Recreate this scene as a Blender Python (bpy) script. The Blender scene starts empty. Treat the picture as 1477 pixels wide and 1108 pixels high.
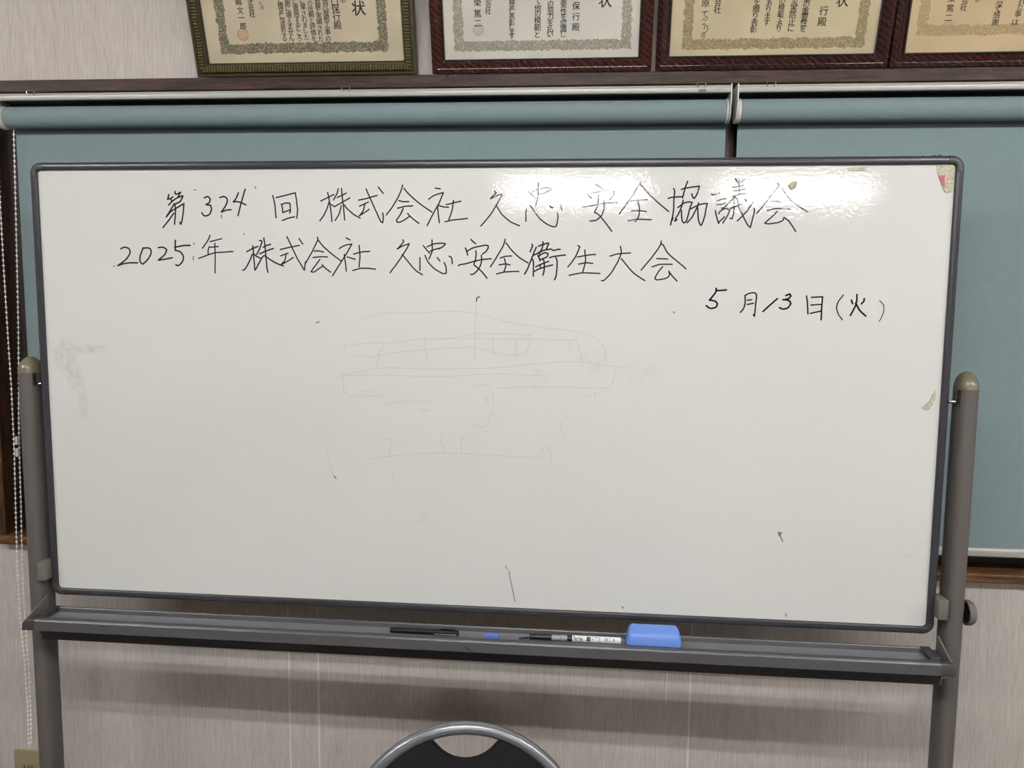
import bpy, bmesh, math, random
from mathutils import Vector, Matrix, Euler
random.seed(7)
PI = math.pi
scene = bpy.context.scene
COL = scene.collection

# ------------------------------------------------------------------ camera
CAM = Vector((0.2129, -1.5601, 1.5218))
cr = Vector((0.99605, 0.08813, 0.01074)); cu = Vector((-0.02001, 0.10505, 0.99427)); cd = Vector((-0.0865, 0.99055, -0.1064))
cam_data = bpy.data.cameras.new('camera'); cam = bpy.data.objects.new('camera', cam_data); COL.objects.link(cam)
m = Matrix((cr, cu, -cd)).transposed().to_4x4(); m.translation = CAM; cam.matrix_world = m
cam_data.sensor_width = 36.0; cam_data.lens = 1150.0/1477.0*36.0; cam_data.clip_start = 0.02
scene.camera = cam
# ------------------------------------------------------------------ world, exposure
w = bpy.data.worlds.new('world'); scene.world = w; w.use_nodes = True
w.node_tree.nodes['Background'].inputs[0].default_value = (0.02, 0.03, 0.05, 1)
w.node_tree.nodes['Background'].inputs[1].default_value = 0.15
scene.view_settings.view_transform = 'Standard'; scene.view_settings.look = 'None'
scene.view_settings.exposure = 0.0; scene.view_settings.gamma = 1.0; scene.view_settings.use_curve_mapping = False
TUBE_STRENGTH = 109.0
ROWS_Y = (-1.64, -5.40)
COLS_X = (-2.10, 0.06, 1.86, 3.67)

# ------------------------------------------------------------------ helpers
def s2l(c):
    return tuple(((x/255.0)/12.92 if x/255.0 <= 0.04045 else ((x/255.0+0.055)/1.055)**2.4) for x in c)
def mat(name, rgb, rough=0.5, metal=0.0, spec=0.5, **kw):
    M = bpy.data.materials.new(name); M.use_nodes = True
    b = M.node_tree.nodes['Principled BSDF']
    b.inputs['Base Color'].default_value = (*s2l(rgb), 1); b.inputs['Roughness'].default_value = rough
    b.inputs['Metallic'].default_value = metal; b.inputs['Specular IOR Level'].default_value = spec
    for k, v in kw.items(): b.inputs[k.replace('_', ' ')].default_value = v
    return M
class NT:
    def __init__(s, M): s.t = M.node_tree; s.b = s.t.nodes['Principled BSDF']
    def n(s, typ, **kw):
        x = s.t.nodes.new(typ)
        for k, v in kw.items():
            if k.startswith('i_'):
                key = k[2:]; key = int(key) if key.isdigit() else key.replace('_', ' ')
                x.inputs[key].default_value = v
            else: setattr(x, k, v)
        return x
    def l(s, a, b): s.t.links.new(a, b)
    def coord(s, scale=(1, 1, 1), rot=(0, 0, 0)):
        tc = s.n('ShaderNodeTexCoord'); mp = s.n('ShaderNodeMapping'); mp.inputs['Scale'].default_value = scale
        mp.inputs['Rotation'].default_value = rot
        s.l(tc.outputs['Object'], mp.inputs[0]); return mp.outputs[0]
    def noise(s, vec, scale, detail=3, rough=0.5):
        x = s.n('ShaderNodeTexNoise'); x.inputs['Scale'].default_value = scale; x.inputs['Detail'].default_value = detail
        x.inputs['Roughness'].default_value = rough; s.l(vec, x.inputs['Vector']); return x.outputs['Fac']
    def ramp(s, fac, stops):
        r = s.n('ShaderNodeValToRGB'); e = r.color_ramp.elements
        while len(e) < len(stops): e.new(0.5)
        for i, (p, c) in enumerate(stops): e[i].position = p; e[i].color = (*s2l(c), 1)
        s.l(fac, r.inputs[0]); return r.outputs[0]
    def math(s, op, a, b=None, clamp=False):
        x = s.n('ShaderNodeMath', operation=op); x.use_clamp = clamp
        for i, v in enumerate((a, b)):
            if v is None: continue
            if isinstance(v, (int, float)): x.inputs[i].default_value = v
            else: s.l(v, x.inputs[i])
        return x.outputs[0]
    def bump(s, h, strength, dist=0.001):
        x = s.n('ShaderNodeBump'); x.inputs['Strength'].default_value = strength; x.inputs['Distance'].default_value = dist
        s.l(h, x.inputs['Height']); s.l(x.outputs[0], s.b.inputs['Normal'])
    def mix(s, fac, a, b):
        x = s.n('ShaderNodeMix', data_type='RGBA')
        if isinstance(fac, (int, float)): x.inputs[0].default_value = fac
        else: s.l(fac, x.inputs[0])
        for i, v in ((6, a), (7, b)):
            if isinstance(v, tuple): x.inputs[i].default_value = (*s2l(v), 1)
            else: s.l(v, x.inputs[i])
        return x.outputs[2]
    def base(s, c): s.l(c, s.b.inputs['Base Color'])

def finish(name, bm, M, parent=None, smooth=False, ang=35):
    bmesh.ops.recalc_face_normals(bm, faces=bm.faces)
    me = bpy.data.meshes.new(name); bm.to_mesh(me); bm.free()
    if M is not None: me.materials.append(M)
    if smooth:
        for p in me.polygons: p.use_smooth = True
        me.set_sharp_from_angle(angle=math.radians(ang))
    o = bpy.data.objects.new(name, me); COL.objects.link(o)
    if parent is not None: o.parent = parent
    return o
def tag(o, label=None, cat=None, group=None, kind=None):
    if label: o['label'] = label
    if cat: o['category'] = cat
    if group: o['group'] = group
    if kind: o['kind'] = kind
    return o
def empty(name, label=None, cat=None, loc=(0, 0, 0), rot=(0, 0, 0), group=None, kind=None):
    o = bpy.data.objects.new(name, None); COL.objects.link(o); o.location = loc; o.rotation_euler = rot
    o.empty_display_size = 0.05
    return tag(o, label, cat, group, kind)
def bm_box(bm, x0, x1, y0, y1, z0, z1, bev=0.0, seg=2):
    r = bmesh.ops.create_cube(bm, size=1.0); vs = r['verts']
    for v in vs: v.co = Vector(((x0+x1)/2+v.co.x*(x1-x0), (y0+y1)/2+v.co.y*(y1-y0), (z0+z1)/2+v.co.z*(z1-z0)))
    if bev > 0:
        es = list({e for v in vs for e in v.link_edges})
        bmesh.ops.bevel(bm, geom=es, offset=bev, segments=seg, profile=0.5, affect='EDGES')
def box(name, x0, x1, y0, y1, z0, z1, M, parent=None, bev=0.0, seg=2):
    bm = bmesh.new(); bm_box(bm, x0, x1, y0, y1, z0, z1, bev, seg)
    return finish(name, bm, M, parent, smooth=bev > 0)
def bm_prism(bm, prof, x0, x1, sh0=0.0, sh1=0.0, axis='x'):
    """profile of (a,b) pairs extruded between x0 and x1; sh = mitre factor times a"""
    n = len(prof); A = []; B = []
    def P(x, a, b):
        return Vector((x, a, b)) if axis == 'x' else (Vector((a, x, b)) if axis == 'y' else Vector((a, b, x)))
    for a, b in prof: A.append(bm.verts.new(P(x0, a, b)))
    for a, b in prof: B.append(bm.verts.new(P(x1, a, b)))
    for i in range(n): bm.faces.new((A[i], A[(i+1) % n], B[(i+1) % n], B[i]))
    bm.faces.new(A[::-1]); bm.faces.new(B)
def prism(name, prof, x0, x1, M, parent=None, axis='x', smooth=False, bev=0.0):
    bm = bmesh.new(); bm_prism(bm, prof, x0, x1, axis=axis)
    if bev: bmesh.ops.bevel(bm, geom=list(bm.edges), offset=bev, segments=2, affect='EDGES', profile=0.5)
    return finish(name, bm, M, parent, smooth=smooth or bev > 0)
def bm_sweep(bm, pts, radius, seg=12, closed=False, caps=True, sx=1.0, up=None):
    """round tube along points; radius may be a list"""
    pts = [Vector(p) for p in pts]; n = len(pts); rings = []
    prev = None
    for i, p in enumerate(pts):
        t = (pts[(i+1) % n]-pts[i-1]) if (closed or 0 < i < n-1) else (pts[1]-pts[0] if i == 0 else pts[-1]-pts[-2])
        t.normalize()
        if prev is None:
            a = Vector((0, 1, 0)) if abs(t.y) < 0.9 else Vector((0, 0, 1))
        else: a = prev
        a = (a-t*a.dot(t)).normalized(); b = t.cross(a); prev = a
        r = radius[i] if isinstance(radius, (list, tuple)) else radius
        rings.append([bm.verts.new(p+a*math.cos(2*PI*k/seg)*r*sx+b*math.sin(2*PI*k/seg)*r) for k in range(seg)])
    m_ = n if closed else n-1
    for i in range(m_):
        R0, R1 = rings[i], rings[(i+1) % n]
        for k in range(seg): bm.faces.new((R0[k], R0[(k+1) % seg], R1[(k+1) % seg], R1[k]))
    if caps and not closed: bm.faces.new(rings[0][::-1]); bm.faces.new(rings[-1])
def tube(name, pts, radius, M, parent=None, seg=12, closed=False, sx=1.0):
    bm = bmesh.new(); bm_sweep(bm, pts, radius, seg, closed, sx=sx); return finish(name, bm, M, parent, smooth=True)
def bm_lathe(bm, prof, c, axis='x', seg=28):
    """prof: list of (distance along axis, radius)"""
    rings = []
    for h, r in prof:
        ring = []
        for k in range(seg):
            a = 2*PI*k/seg; q = (h, r*math.cos(a), r*math.sin(a))
            v = {'x': Vector(q), 'y': Vector((q[1], q[0], q[2])), 'z': Vector((q[1], q[2], q[0]))}[axis]
            ring.append(bm.verts.new(Vector(c)+v))
        rings.append(ring)
    for i in range(len(rings)-1):
        for k in range(seg): bm.faces.new((rings[i][k], rings[i][(k+1) % seg], rings[i+1][(k+1) % seg], rings[i+1][k]))
    bm.faces.new(rings[0][::-1]); bm.faces.new(rings[-1])
def lathe(name, prof, c, M, parent=None, axis='x', seg=28):
    bm = bmesh.new(); bm_lathe(bm, prof, c, axis, seg); return finish(name, bm, M, parent, smooth=True)

# ------------------------------------------------------------------ materials
def wallpaper(name, c0, c1):
    M = mat(name, c0, 0.75, spec=0.25); t = NT(M)
    f = t.noise(t.coord((640, 640, 22)), 1.0, 3, 0.6); g = t.noise(t.coord((130, 130, 6)), 1.0, 3)
    big = t.noise(t.coord((1.6, 1.6, 1.2)), 1.0, 2)
    s = t.math('ADD', t.math('MULTIPLY', f, 0.78), t.math('MULTIPLY', g, 0.22))
    c = t.ramp(s, [(0.36, c1), (0.62, c0)])
    c = t.mix(t.math('MULTIPLY', big, 0.16), c, tuple(int(v*0.86) for v in c1))
    t.base(c); t.bump(s, 0.5, 0.0008); return M
M_WALL = wallpaper('wallpaper_beige', (203, 195, 188), (176, 166, 158))
M_SEAM = mat('seam_filler', (212, 211, 208), 0.5)
def wood(name, dark, light, rough=0.38, axis=0, spec=0.5, sc=1.0):
    M = mat(name, light, rough, spec=spec); t = NT(M)
    scl = [160*sc, 160*sc, 160*sc]; scl[axis] = 14*sc
    v = t.coord(tuple(scl)); f = t.noise(v, 1.0, 5, 0.65)
    scl2 = [600, 600, 600]; scl2[axis] = 60
    f2 = t.noise(t.coord(tuple(scl2)), 1.0, 2)
    s = t.math('ADD', t.math('MULTIPLY', f, 0.7), t.math('MULTIPLY', f2, 0.3))
    t.base(t.ramp(s, [(0.42, dark), (0.60, light)])); t.bump(s, 0.6, 0.0008); return M
M_TRIM = wood('dark_oak_trim', (32, 19, 12), (70, 48, 34), 0.46, 0, spec=0.22)
M_TRIMV = wood('dark_oak_upright', (44, 27, 16), (84, 56, 34), 0.45, 2)
M_SASH = wood('dark_sash', (26, 16, 12), (48, 30, 22), 0.6, 2)
M_SILL = wood('sill_wood', (66, 40, 20), (116, 82, 48), 0.4, 0)
M_RAILW = mat('rail_white', (166, 164, 157), 0.30, spec=0.6)
M_PLW = mat('white_plastic', (204, 202, 194), 0.35)
M_BEAD = mat('white_beads', (240, 238, 232), 0.25)
M_CLIP = mat('steel_clip', (190, 188, 184), 0.22, metal=1.0)
def fabric():
    M = mat('blind_fabric', (130, 150, 152), 0.85, spec=0.2); t = NT(M)
    f = t.noise(t.coord((60, 60, 1500)), 1.0, 2); g = t.noise(t.coord((1500, 60, 60)), 1.0, 2); h = t.noise(t.coord((4, 4, 7)), 1.0, 3)
    s = t.math('ADD', t.math('MULTIPLY', f, 0.5), t.math('MULTIPLY', g, 0.5))
    c = t.ramp(s, [(0.35, (117, 132, 133)), (0.65, (127, 142, 143))])
    t.base(t.mix(t.math('MULTIPLY', h, 0.22), c, (121, 135, 141))); t.bump(s, 0.2, 0.0004); return M
M_FAB = fabric()
def clear_glass(name):
    M = bpy.data.materials.new(name); M.use_nodes = True; n = M.node_tree; n.nodes.remove(n.nodes['Principled BSDF'])
    tr = n.nodes.new('ShaderNodeBsdfTransparent'); gl = n.nodes.new('ShaderNodeBsdfGlossy'); gl.inputs['Roughness'].default_value = 0.04
    fr = n.nodes.new('ShaderNodeFresnel'); fr.inputs[0].default_value = 1.45; mx = n.nodes.new('ShaderNodeMixShader')
    n.links.new(fr.outputs[0], mx.inputs[0]); n.links.new(tr.outputs[0], mx.inputs[1]); n.links.new(gl.outputs[0], mx.inputs[2]); n.links.new(mx.outputs[0], n.nodes['Material Output'].inputs[0]); return M
M_GLASS = clear_glass('window_glass')
M_FRAME = mat('board_frame_grey', (56, 55, 60), 0.26, spec=0.45)
M_CORNER = mat('board_corner_grey', (56, 55, 56), 0.42, spec=0.4)
def painted(name, rgb, rough):
    M = mat(name, rgb, rough, spec=0.45); t = NT(M); t.bump(t.noise(t.coord((1, 1, 1)), 900, 2), 0.12, 0.0002); return M
M_POST = painted('post_taupe', (91, 86, 82), 0.48)
M_CAP = painted('cap_olive', (110, 104, 84), 0.22)
M_BRKT = painted('bracket_taupe', (106, 100, 95), 0.5)
M_TRAY = painted('tray_grey', (76, 75, 77), 0.34)
M_TRAYIN = painted('tray_channel', (118, 118, 121), 0.2)  # channel floor lightened in colour for the light it reflects
M_BLACK = mat('black_plastic', (14, 14, 16), 0.35)
M_DARK = mat('dark_void', (8, 8, 8), 0.8)
M_CHROME = mat('chrome', (215, 215, 215), 0.16, metal=1.0)
M_RUBBER = mat('rubber', (32, 32, 34), 0.7)
def board_mat():
    M = mat('whiteboard_enamel', (222, 219, 214), 0.03, spec=0.5); t = NT(M)
    v = t.coord((1, 1, 1))
    big = t.noise(t.coord((1.3, 1, 2.2)), 1.0, 3)
    c = t.ramp(big, [(0.3, (212, 211, 206)), (0.7, (218, 217, 212))])
    # wiped ink smudges with shapes of their own
    sep = t.n('ShaderNodeSeparateXYZ'); t.l(v, sep.inputs[0]); X, Z = sep.outputs[0], sep.outputs[2]
    def blob(cx, cz, rx, rz):
        a = t.math('DIVIDE', t.math('SUBTRACT', X, cx), rx); b = t.math('DIVIDE', t.math('SUBTRACT', Z, cz), rz)
        d = t.math('ADD', t.math('MULTIPLY', a, a), t.math('MULTIPLY', b, b)); return t.math('SUBTRACT', 1.0, d, clamp=True)
    sm = blob(-0.846, 1.395, 0.03, 0.045)
    for p in ((-0.828, 1.352, 0.022, 0.03), (-0.812, 1.305, 0.012, 0.05), (-0.80, 1.41, 0.06, 0.012)):
        sm = t.math('MAXIMUM', sm, blob(*p))
    for p in ((0.24, 1.40, 0.05, 0.03), (0.33, 1.38, 0.05, 0.03), (0.13, 1.36, 0.02, 0.03), (-0.10, 1.08, 0.02, 0.02)):
        sm = t.math('MAXIMUM', sm, t.math('MULTIPLY', blob(*p), 0.35))
    nz = t.noise(t.coord((70, 1, 45)), 1.0, 4, 0.7)
    sm = t.math('MULTIPLY', sm, t.math('MULTIPLY', t.math('SUBTRACT', nz, 0.38), 2.6, clamp=True), clamp=True)
    t.base(t.mix(t.math('MULTIPLY', sm, 0.55), c, (150, 148, 144)))
    n1 = t.noise(v, 150, 3, 0.55); t.bump(n1, 0.46, 0.0003); return M
M_BOARD = board_mat()
def ink(name, rgb, alpha=1.0, rough=0.035):
    M = mat(name, rgb, rough, spec=0.45, Alpha=alpha); t = NT(M); t.bump(t.noise(t.coord((1, 1, 1)), 150, 3, 0.55), 0.46, 0.0003); return M
M_INK = ink('ink_grey_black', (52, 49, 48)); M_INK2 = ink('ink_black', (22, 21, 21)); M_INKF = ink('ink_wiped', (120, 120, 118), 0.13)
M_INKM = ink('ink_specks', (60, 58, 58), 0.85)

# ------------------------------------------------------------------ room shell
D = 0.22                      # front face of the wall behind the board
WX0, WX1, WZ0, WZ1 = -1.1689, 2.2244, 0.9393, 1.9810  # X and Z of wall fittings, here and below, scaled about the camera
RX0, RX1, RY0, CEIL = -3.5, 4.75, -7.4, 2.50
bm = bmesh.new()
for a in ((RX0, WX0, D, D+0.12, 0, CEIL), (WX1, RX1, D, D+0.12, 0, CEIL), (WX0, WX1, D, D+0.12, 0, WZ0), (WX0, WX1, D, D+0.12, WZ1, CEIL)):
    bm_box(bm, *a)
wall = tag(finish('wall_back', bm, M_WALL), 'beige vertically streaked wallpaper wall with a window behind the board', kind='structure')
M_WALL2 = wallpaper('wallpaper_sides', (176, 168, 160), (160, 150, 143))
tag(box('wall_left', RX0-0.1, RX0, RY0, D+0.12, 0, CEIL, M_WALL2), kind='structure')
tag(box('wall_right', RX1, RX1+0.1, RY0, D+0.12, 0, CEIL, M_WALL2), kind='structure')
tag(box('wall_front', RX0-0.1, RX1+0.1, RY0-0.1, RY0, 0, CEIL, M_WALL2), kind='structure')
M_FLOOR = mat('carpet_floor', (100, 96, 92), 0.95); t = NT(M_FLOOR); f = t.noise(t.coord((1, 1, 1)), 300, 3); t.base(t.ramp(f, [(0.3, (90, 86, 82)), (0.7, (110, 105, 100))])); t.bump(f, 0.5, 0.002)
tag(box('floor', RX0-0.1, RX1+0.1, RY0-0.1, D+0.12, -0.1, 0, M_FLOOR), kind='structure')
M_CEIL = mat('ceiling_board', (226, 224, 220), 0.9); t = NT(M_CEIL); f = t.noise(t.coord((1, 1, 1)), 120, 4); t.bump(f, 0.4, 0.002)
tag(box('ceiling', RX0-0.1, RX1+0.1, RY0-0.1, D+0.12, CEIL, CEIL+0.1, M_CEIL), kind='structure')
tag(box('baseboard_back', RX0, RX1, D-0.012, D, 0, 0.07, M_TRIM), kind='structure')
# filled wallpaper joints below the window (pieces of the wall)
for x, wd, z0, z1 in ((-0.4732, 0.0040, 0.07, 0.9187), (-0.4011, 0.0050, 0.07, 0.9187), (0.4767, 0.0044, 0.07, 0.9187), (0.4238, 0.0024, 0.5926, 0.9187)):
    box('seam_strip', x-wd/2, x+wd/2, D-0.0007, D+0.001, z0, z1, M_SEAM, wall)
# head trim running along the wall over the window; the picture frames stand on it
prof = [(D, 1.9988), (D-0.0285, 1.9988), (D-0.030, 1.9974), (D-0.030, 1.9735), (D-0.026, 1.9698), (D-0.020, 1.9693), (D, 1.9693)]
tag(prism('trim_1', prof, RX0, RX1, M_TRIM), 'dark brown oak trim board over the blinds', kind='structure')
# window
win = empty('window_1', 'dark wood framed window covered by two teal roller blinds', kind='structure')
SZ = 0.9432; TZ_ = 1.9693
sill = [(D+0.036, SZ), (D-0.024, SZ), (D-0.029, SZ-0.0025), (D-0.030, SZ-0.0055), (D-0.030, 0.9249), (D-0.026, 0.9207), (D, 0.9207), (D, WZ0), (D+0.036, WZ0)]
C0, C1, C2, C3 = -1.1828, -1.1600, 2.2155, 2.2379
prism('sill', sill, C0, C3, M_SILL, win)
for s_, a_, b_ in ((1, C0, C1), (-1, C3, C2)):
    prism('casing', [(a_, D), (a_, D-0.021), (a_+s_*0.0025, D-0.023), (b_-s_*0.0015, D-0.023), (b_, D-0.021), (b_, D+0.036), (b_-s_*0.0095, D+0.036), (b_-s_*0.0095, D)], SZ, TZ_, M_TRIMV, win, axis='z')
U = (-1.1155, 0.4959, 0.5428, 2.1710)
for x0, x1 in ((C1, U[0]), (U[1], U[2]), (U[3], C2)): box('sash_upright', x0, x1, D+0.036, D+0.075, SZ, TZ_, M_SASH, win, bev=0.002)
box('mullion', 0.5065, 0.5281, D+0.010, D+0.036, SZ, TZ_, M_TRIMV, win, bev=0.0015)
for x0, x1 in (U[:2], U[2:]):
    box('sash_rail', x0, x1, D+0.036, D+0.075, SZ, SZ+0.05, M_SASH, win, bev=0.002)
    box('sash_rail', x0, x1, D+0.036, D+0.075, TZ_-0.045, TZ_, M_SASH, win, bev=0.002)
    box('pane', x0, x1, D+0.052, D+0.058, SZ+0.05, TZ_-0.045, M_GLASS, win)

# ------------------------------------------------------------------ ceiling lights
M_TUBE = bpy.data.materials.new('tube_glow'); M_TUBE.use_nodes = True; nt = M_TUBE.node_tree; nt.nodes.remove(nt.nodes['Principled BSDF'])
em = nt.nodes.new('ShaderNodeEmission'); em.inputs[0].default_value = (1.0, 1.0, 1.0, 1); em.inputs[1].default_value = TUBE_STRENGTH
nt.links.new(em.outputs[0], nt.nodes['Material Output'].inputs[0])
M_FIX = mat('fixture_white', (228, 228, 224), 0.5)
lname = {0: 'row nearest the board', 1: 'row behind the camera'}
cname = ('first from left', 'second from left', 'third from left', 'rightmost')
fx = empty('ceiling_light', 'x', 'ceiling light', (0, 0, 0), group='twin tube ceiling lights')
bm = bmesh.new(); bm_prism(bm, [(-0.05, 0.0), (-0.11, -0.0), (-0.11, -0.012), (-0.03, -0.045), (0.03, -0.045), (0.11, -0.012), (0.11, 0.0)], -0.63, 0.63)
finish('housing', bm, M_FIX, fx)
for s in (-1, 1):
    bm = bmesh.new(); bm_lathe(bm, [(-0.59, 0.0125), (0.59, 0.0125)], (0, s*0.066, -0.045), 'x', 8); finish('tube', bm, M_TUBE, fx, smooth=True)
    for e in (-1, 1): box('lamp_holder', e*0.605-0.015, e*0.605+0.015, s*0.066-0.014, s*0.066+0.014, -0.062, -0.012, M_FIX, fx)
def copy_tree(o, loc):
    c = o.copy(); COL.objects.link(c); c.location = loc
    for ch in [q for q in o.children]:
        d = ch.copy(); COL.objects.link(d); d.parent = c
    return c
first = True
LIGHTS_OFF = ((1, 0), (1, 3))
for j, y in enumerate(ROWS_Y):
    for i, x in enumerate(COLS_X):
        if (j, i) in LIGHTS_OFF: continue
        if first: o = fx; o.location = (x, y, CEIL); first = False
        else: o = copy_tree(fx, (x, y, CEIL))
        o['label'] = 'twin tube ceiling light, %s, %s' % (lname[j], cname[i])

# ------------------------------------------------------------------ mobile whiteboard
TB = Vector((-0.00015, -0.00521, 0.00109)); RB = Euler((-0.00234, -0.00204, -0.00592), 'XYZ')
MB = Matrix.Translation(TB) @ RB.to_matrix().to_4x4()
wb = empty('mobile_whiteboard', 'large white board in a dark grey frame on a taupe post stand with handwriting', 'whiteboard', TB)
wb.rotation_euler = RB
board = box('writing_panel', -0.886, 0.886, -0.0085, 0.009, 0.899, 1.771, M_BOARD, wb)
IX, IZ0, IZ1 = 0.885, 0.900, 1.770
FP = [(0.0, -0.006), (0.0, -0.0125), (0.0008, -0.0138), (0.0022, -0.0145), (0.0105, -0.0145), (0.0135, -0.0128), (0.0149, -0.0095), (0.015, 0.008), (0.0135, 0.0105), (0.0, 0.0105)]
def frame_rail(p0, p1, out):
    """straight profile strip from p0 to p1 (x,z) on the inner edge; out = outward unit vector"""
    bm = bmesh.new(); rows = []
    for p in (p0, p1): rows.append([bm.verts.new((p[0]+out[0]*o_, y, p[1]+out[1]*o_)) for o_, y in FP])
    n = len(FP)
    for i in range(n): bm.faces.new((rows[0][i], rows[0][(i+1) % n], rows[1][(i+1) % n], rows[1][i]))
    bm.faces.new(rows[0]); bm.faces.new(rows[1][::-1]); return finish('frame_rail', bm, M_FRAME, wb, smooth=True, ang=50)
JX, JZ0, JZ1, RI = 0.8715, 0.9135, 1.7565, 0.0075
g = 0.0004
frame_rail((-JX+g, IZ1), (JX-g, IZ1), (0, 1)); frame_rail((-JX+g, IZ0), (JX-g, IZ0), (0, -1))
frame_rail((-IX, JZ0+g), (-IX, JZ1-g), (-1, 0)); frame_rail((IX, JZ0+g), (IX, JZ1-g), (1, 0))
for sx in (-1, 1):
    for zc, sz in ((IZ1, 1), (IZ0, -1)):
        bm = bmesh.new(); cx, cz = sx*(IX-RI), zc-sz*RI; rows = []
        path = [((sx*JX), zc, 0, sz)]
        for k in range(9):
            a = PI/2*k/8; dx, dz = sx*math.sin(a), sz*math.cos(a); path.append((cx+dx*RI, cz+dz*RI, dx, dz))
        path.append((sx*IX, JZ1 if sz > 0 else JZ0, sx, 0))
        for x, z, dx, dz in path: rows.append([bm.verts.new((x+dx*o_*1.02, y*1.03, z+dz*o_*1.02)) for o_, y in FP])
        n = len(FP)
        for q in range(len(rows)-1):
            for i in range(n): bm.faces.new((rows[q][i], rows[q][(i+1) % n], rows[q+1][(i+1) % n], rows[q+1][i]))
        bm.faces.new(rows[0]); bm.faces.new(rows[-1][::-1]); finish('frame_corner', bm, M_CORNER, wb, smooth=True, ang=50)
# posts
def oval(a, b, n=32, p=2.6):
    out = []
    for k in range(n):
        t_ = 2*PI*k/n; c, s = math.cos(t_), math.sin(t_)
        out.append((math.copysign(abs(c)**(2/p), c)*a, math.copysign(abs(s)**(2/p), s)*b))
    return out
PXL, PXR, PA, PB = -0.9295, 0.9335, 0.0185, 0.0265
for sx, px in ((-1, PXL), (1, PXR)):
    bm = bmesh.new(); bm_prism(bm, [(px+a, b) for a, b in oval(PA, PB)], 0.10, 1.359, axis='z'); finish('post', bm, M_POST, wb, smooth=True)
    bm = bmesh.new(); rows = []
    for k in range(9):
        a = PI/2*k/8*0.98; rr = math.cos(a); z = 1.3595+0.033*math.sin(a)
        rows.append([bm.verts.new((px+u*rr*1.01, v*rr*1.01, z)) for u, v in oval(PA, PB)])
    for q in range(8):
        for i in range(32): bm.faces.new((rows[q][i], rows[q][(i+1) % 32], rows[q+1][(i+1) % 32], rows[q+1][i]))
    bm.faces.new(rows[0][::-1]); bm.faces.new(rows[-1]); tag(finish('post_cap', bm, M_CAP, wb, smooth=True, ang=60), 'glossy olive grey rounded cap')
    ix = px-sx*PA
    box('pivot_slot', ix-0.0015, ix+0.0015, -0.0185, -0.0125, 1.334, 1.3585, M_DARK, wb)
    lathe('pivot_rod', [(0, 0.0036), (0.022, 0.0036)] if sx > 0 else [(-0.022, 0.0036), (0, 0.0036)], (sx*0.8995, -0.010, 1.3365), M_CHROME, wb, 'x', 16)
    x0, x1 = sorted((sx*0.896, sx*0.9135))
    box('lock_bracket', x0, x1, -0.0355, 0.004, 0.9235, 0.962, M_BRKT, wb, bev=0.0012)
    # foot with castors
    box('foot', px-0.02, px+0.02, -0.32, 0.185, 0.075, 0.115, M_POST, wb, bev=0.006)
    for y in (-0.29, 0.155):
        lathe('castor', [(-0.012, 0.0), (-0.012, 0.024), (-0.008, 0.028), (0.008, 0.028), (0.012, 0.024), (0.012, 0.0)], (px, y, 0.029), M_RUBBER, wb, 'x', 20)
        box('castor_fork', px-0.015, px+0.015, y-0.012, y+0.012, 0.045, 0.08, M_BLACK, wb, bev=0.002)
box('stretcher', PXL, PXR, -0.012, 0.018, 0.20, 0.26, M_POST, wb, bev=0.004)
# locking knob outside the right post
kn = empty('locking_knob'); kn.parent = wb
bm = bmesh.new()
bm_lathe(bm, [(0.0045, 0.020), (0.0035, 0.0225), (0.0045, 0.0245), (0.012, 0.0243), (0.0175, 0.021), (0.0205, 0.014), (0.0215, 0.0), (0.018, 0.0), (0.017, 0.0125), (0.014, 0.018), (0.0085, 0.0205)][::1], (0.9535, -0.004, 0.929), 'x', 28)
for f in [f for f in bm.faces if len(f.verts) > 6]: bm.faces.remove(f)
finish('knob_shell', bm, M_BRKT, kn, smooth=True)
for a in range(3):
    bm = bmesh.new(); bm_box(bm, 0.957, 0.971, -0.0185, 0.0185, -0.001, 0.001)
    bmesh.ops.rotate(bm, verts=bm.verts, cent=(0, 0, 0), matrix=Matrix.Rotation(PI/3*a+0.3, 3, 'X')); bmesh.ops.translate(bm, verts=bm.verts, vec=(0, -0.004, 0.929))
    finish('knob_rib', bm, M_DARK, kn)
lathe('knob_shaft', [(0, 0.006), (0.02, 0.006)], (0.948, -0.004, 0.929), M_BLACK, kn, 'x', 14)
# pen tray
lip = [(-0.084, 0.8655), (-0.096, 0.8668), (-0.0995, 0.8660), (-0.1012, 0.8635), (-0.1030, 0.8452), (-0.1015, 0.8440), (-0.088, 0.8440), (-0.0835, 0.850)]
trayp = [(-0.0825, 0.8600), (-0.0835, 0.8655), (-0.096, 0.8668), (-0.0995, 0.8660), (-0.1012, 0.8635), (-0.1030, 0.8452), (-0.1015, 0.8440), (-0.0985, 0.8440), (-0.097, 0.852), (-0.033, 0.852), (-0.033, 0.8685), (-0.0345, 0.8695), (-0.0385, 0.8695), (-0.0395, 0.8680), (-0.0410, 0.8600)]
prism('pen_tray', trayp, -0.8775, 0.8785, M_TRAY, wb)
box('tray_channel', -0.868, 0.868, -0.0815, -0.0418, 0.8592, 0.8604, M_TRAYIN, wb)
box('tray_beam', -0.893, 0.893, -0.060, -0.022, 0.807, 0.852, mat('beam_shaded_grey', (46, 42, 40), 0.5), wb, bev=0.001)  # beam colour darkened to carry the shade under the tray
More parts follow.
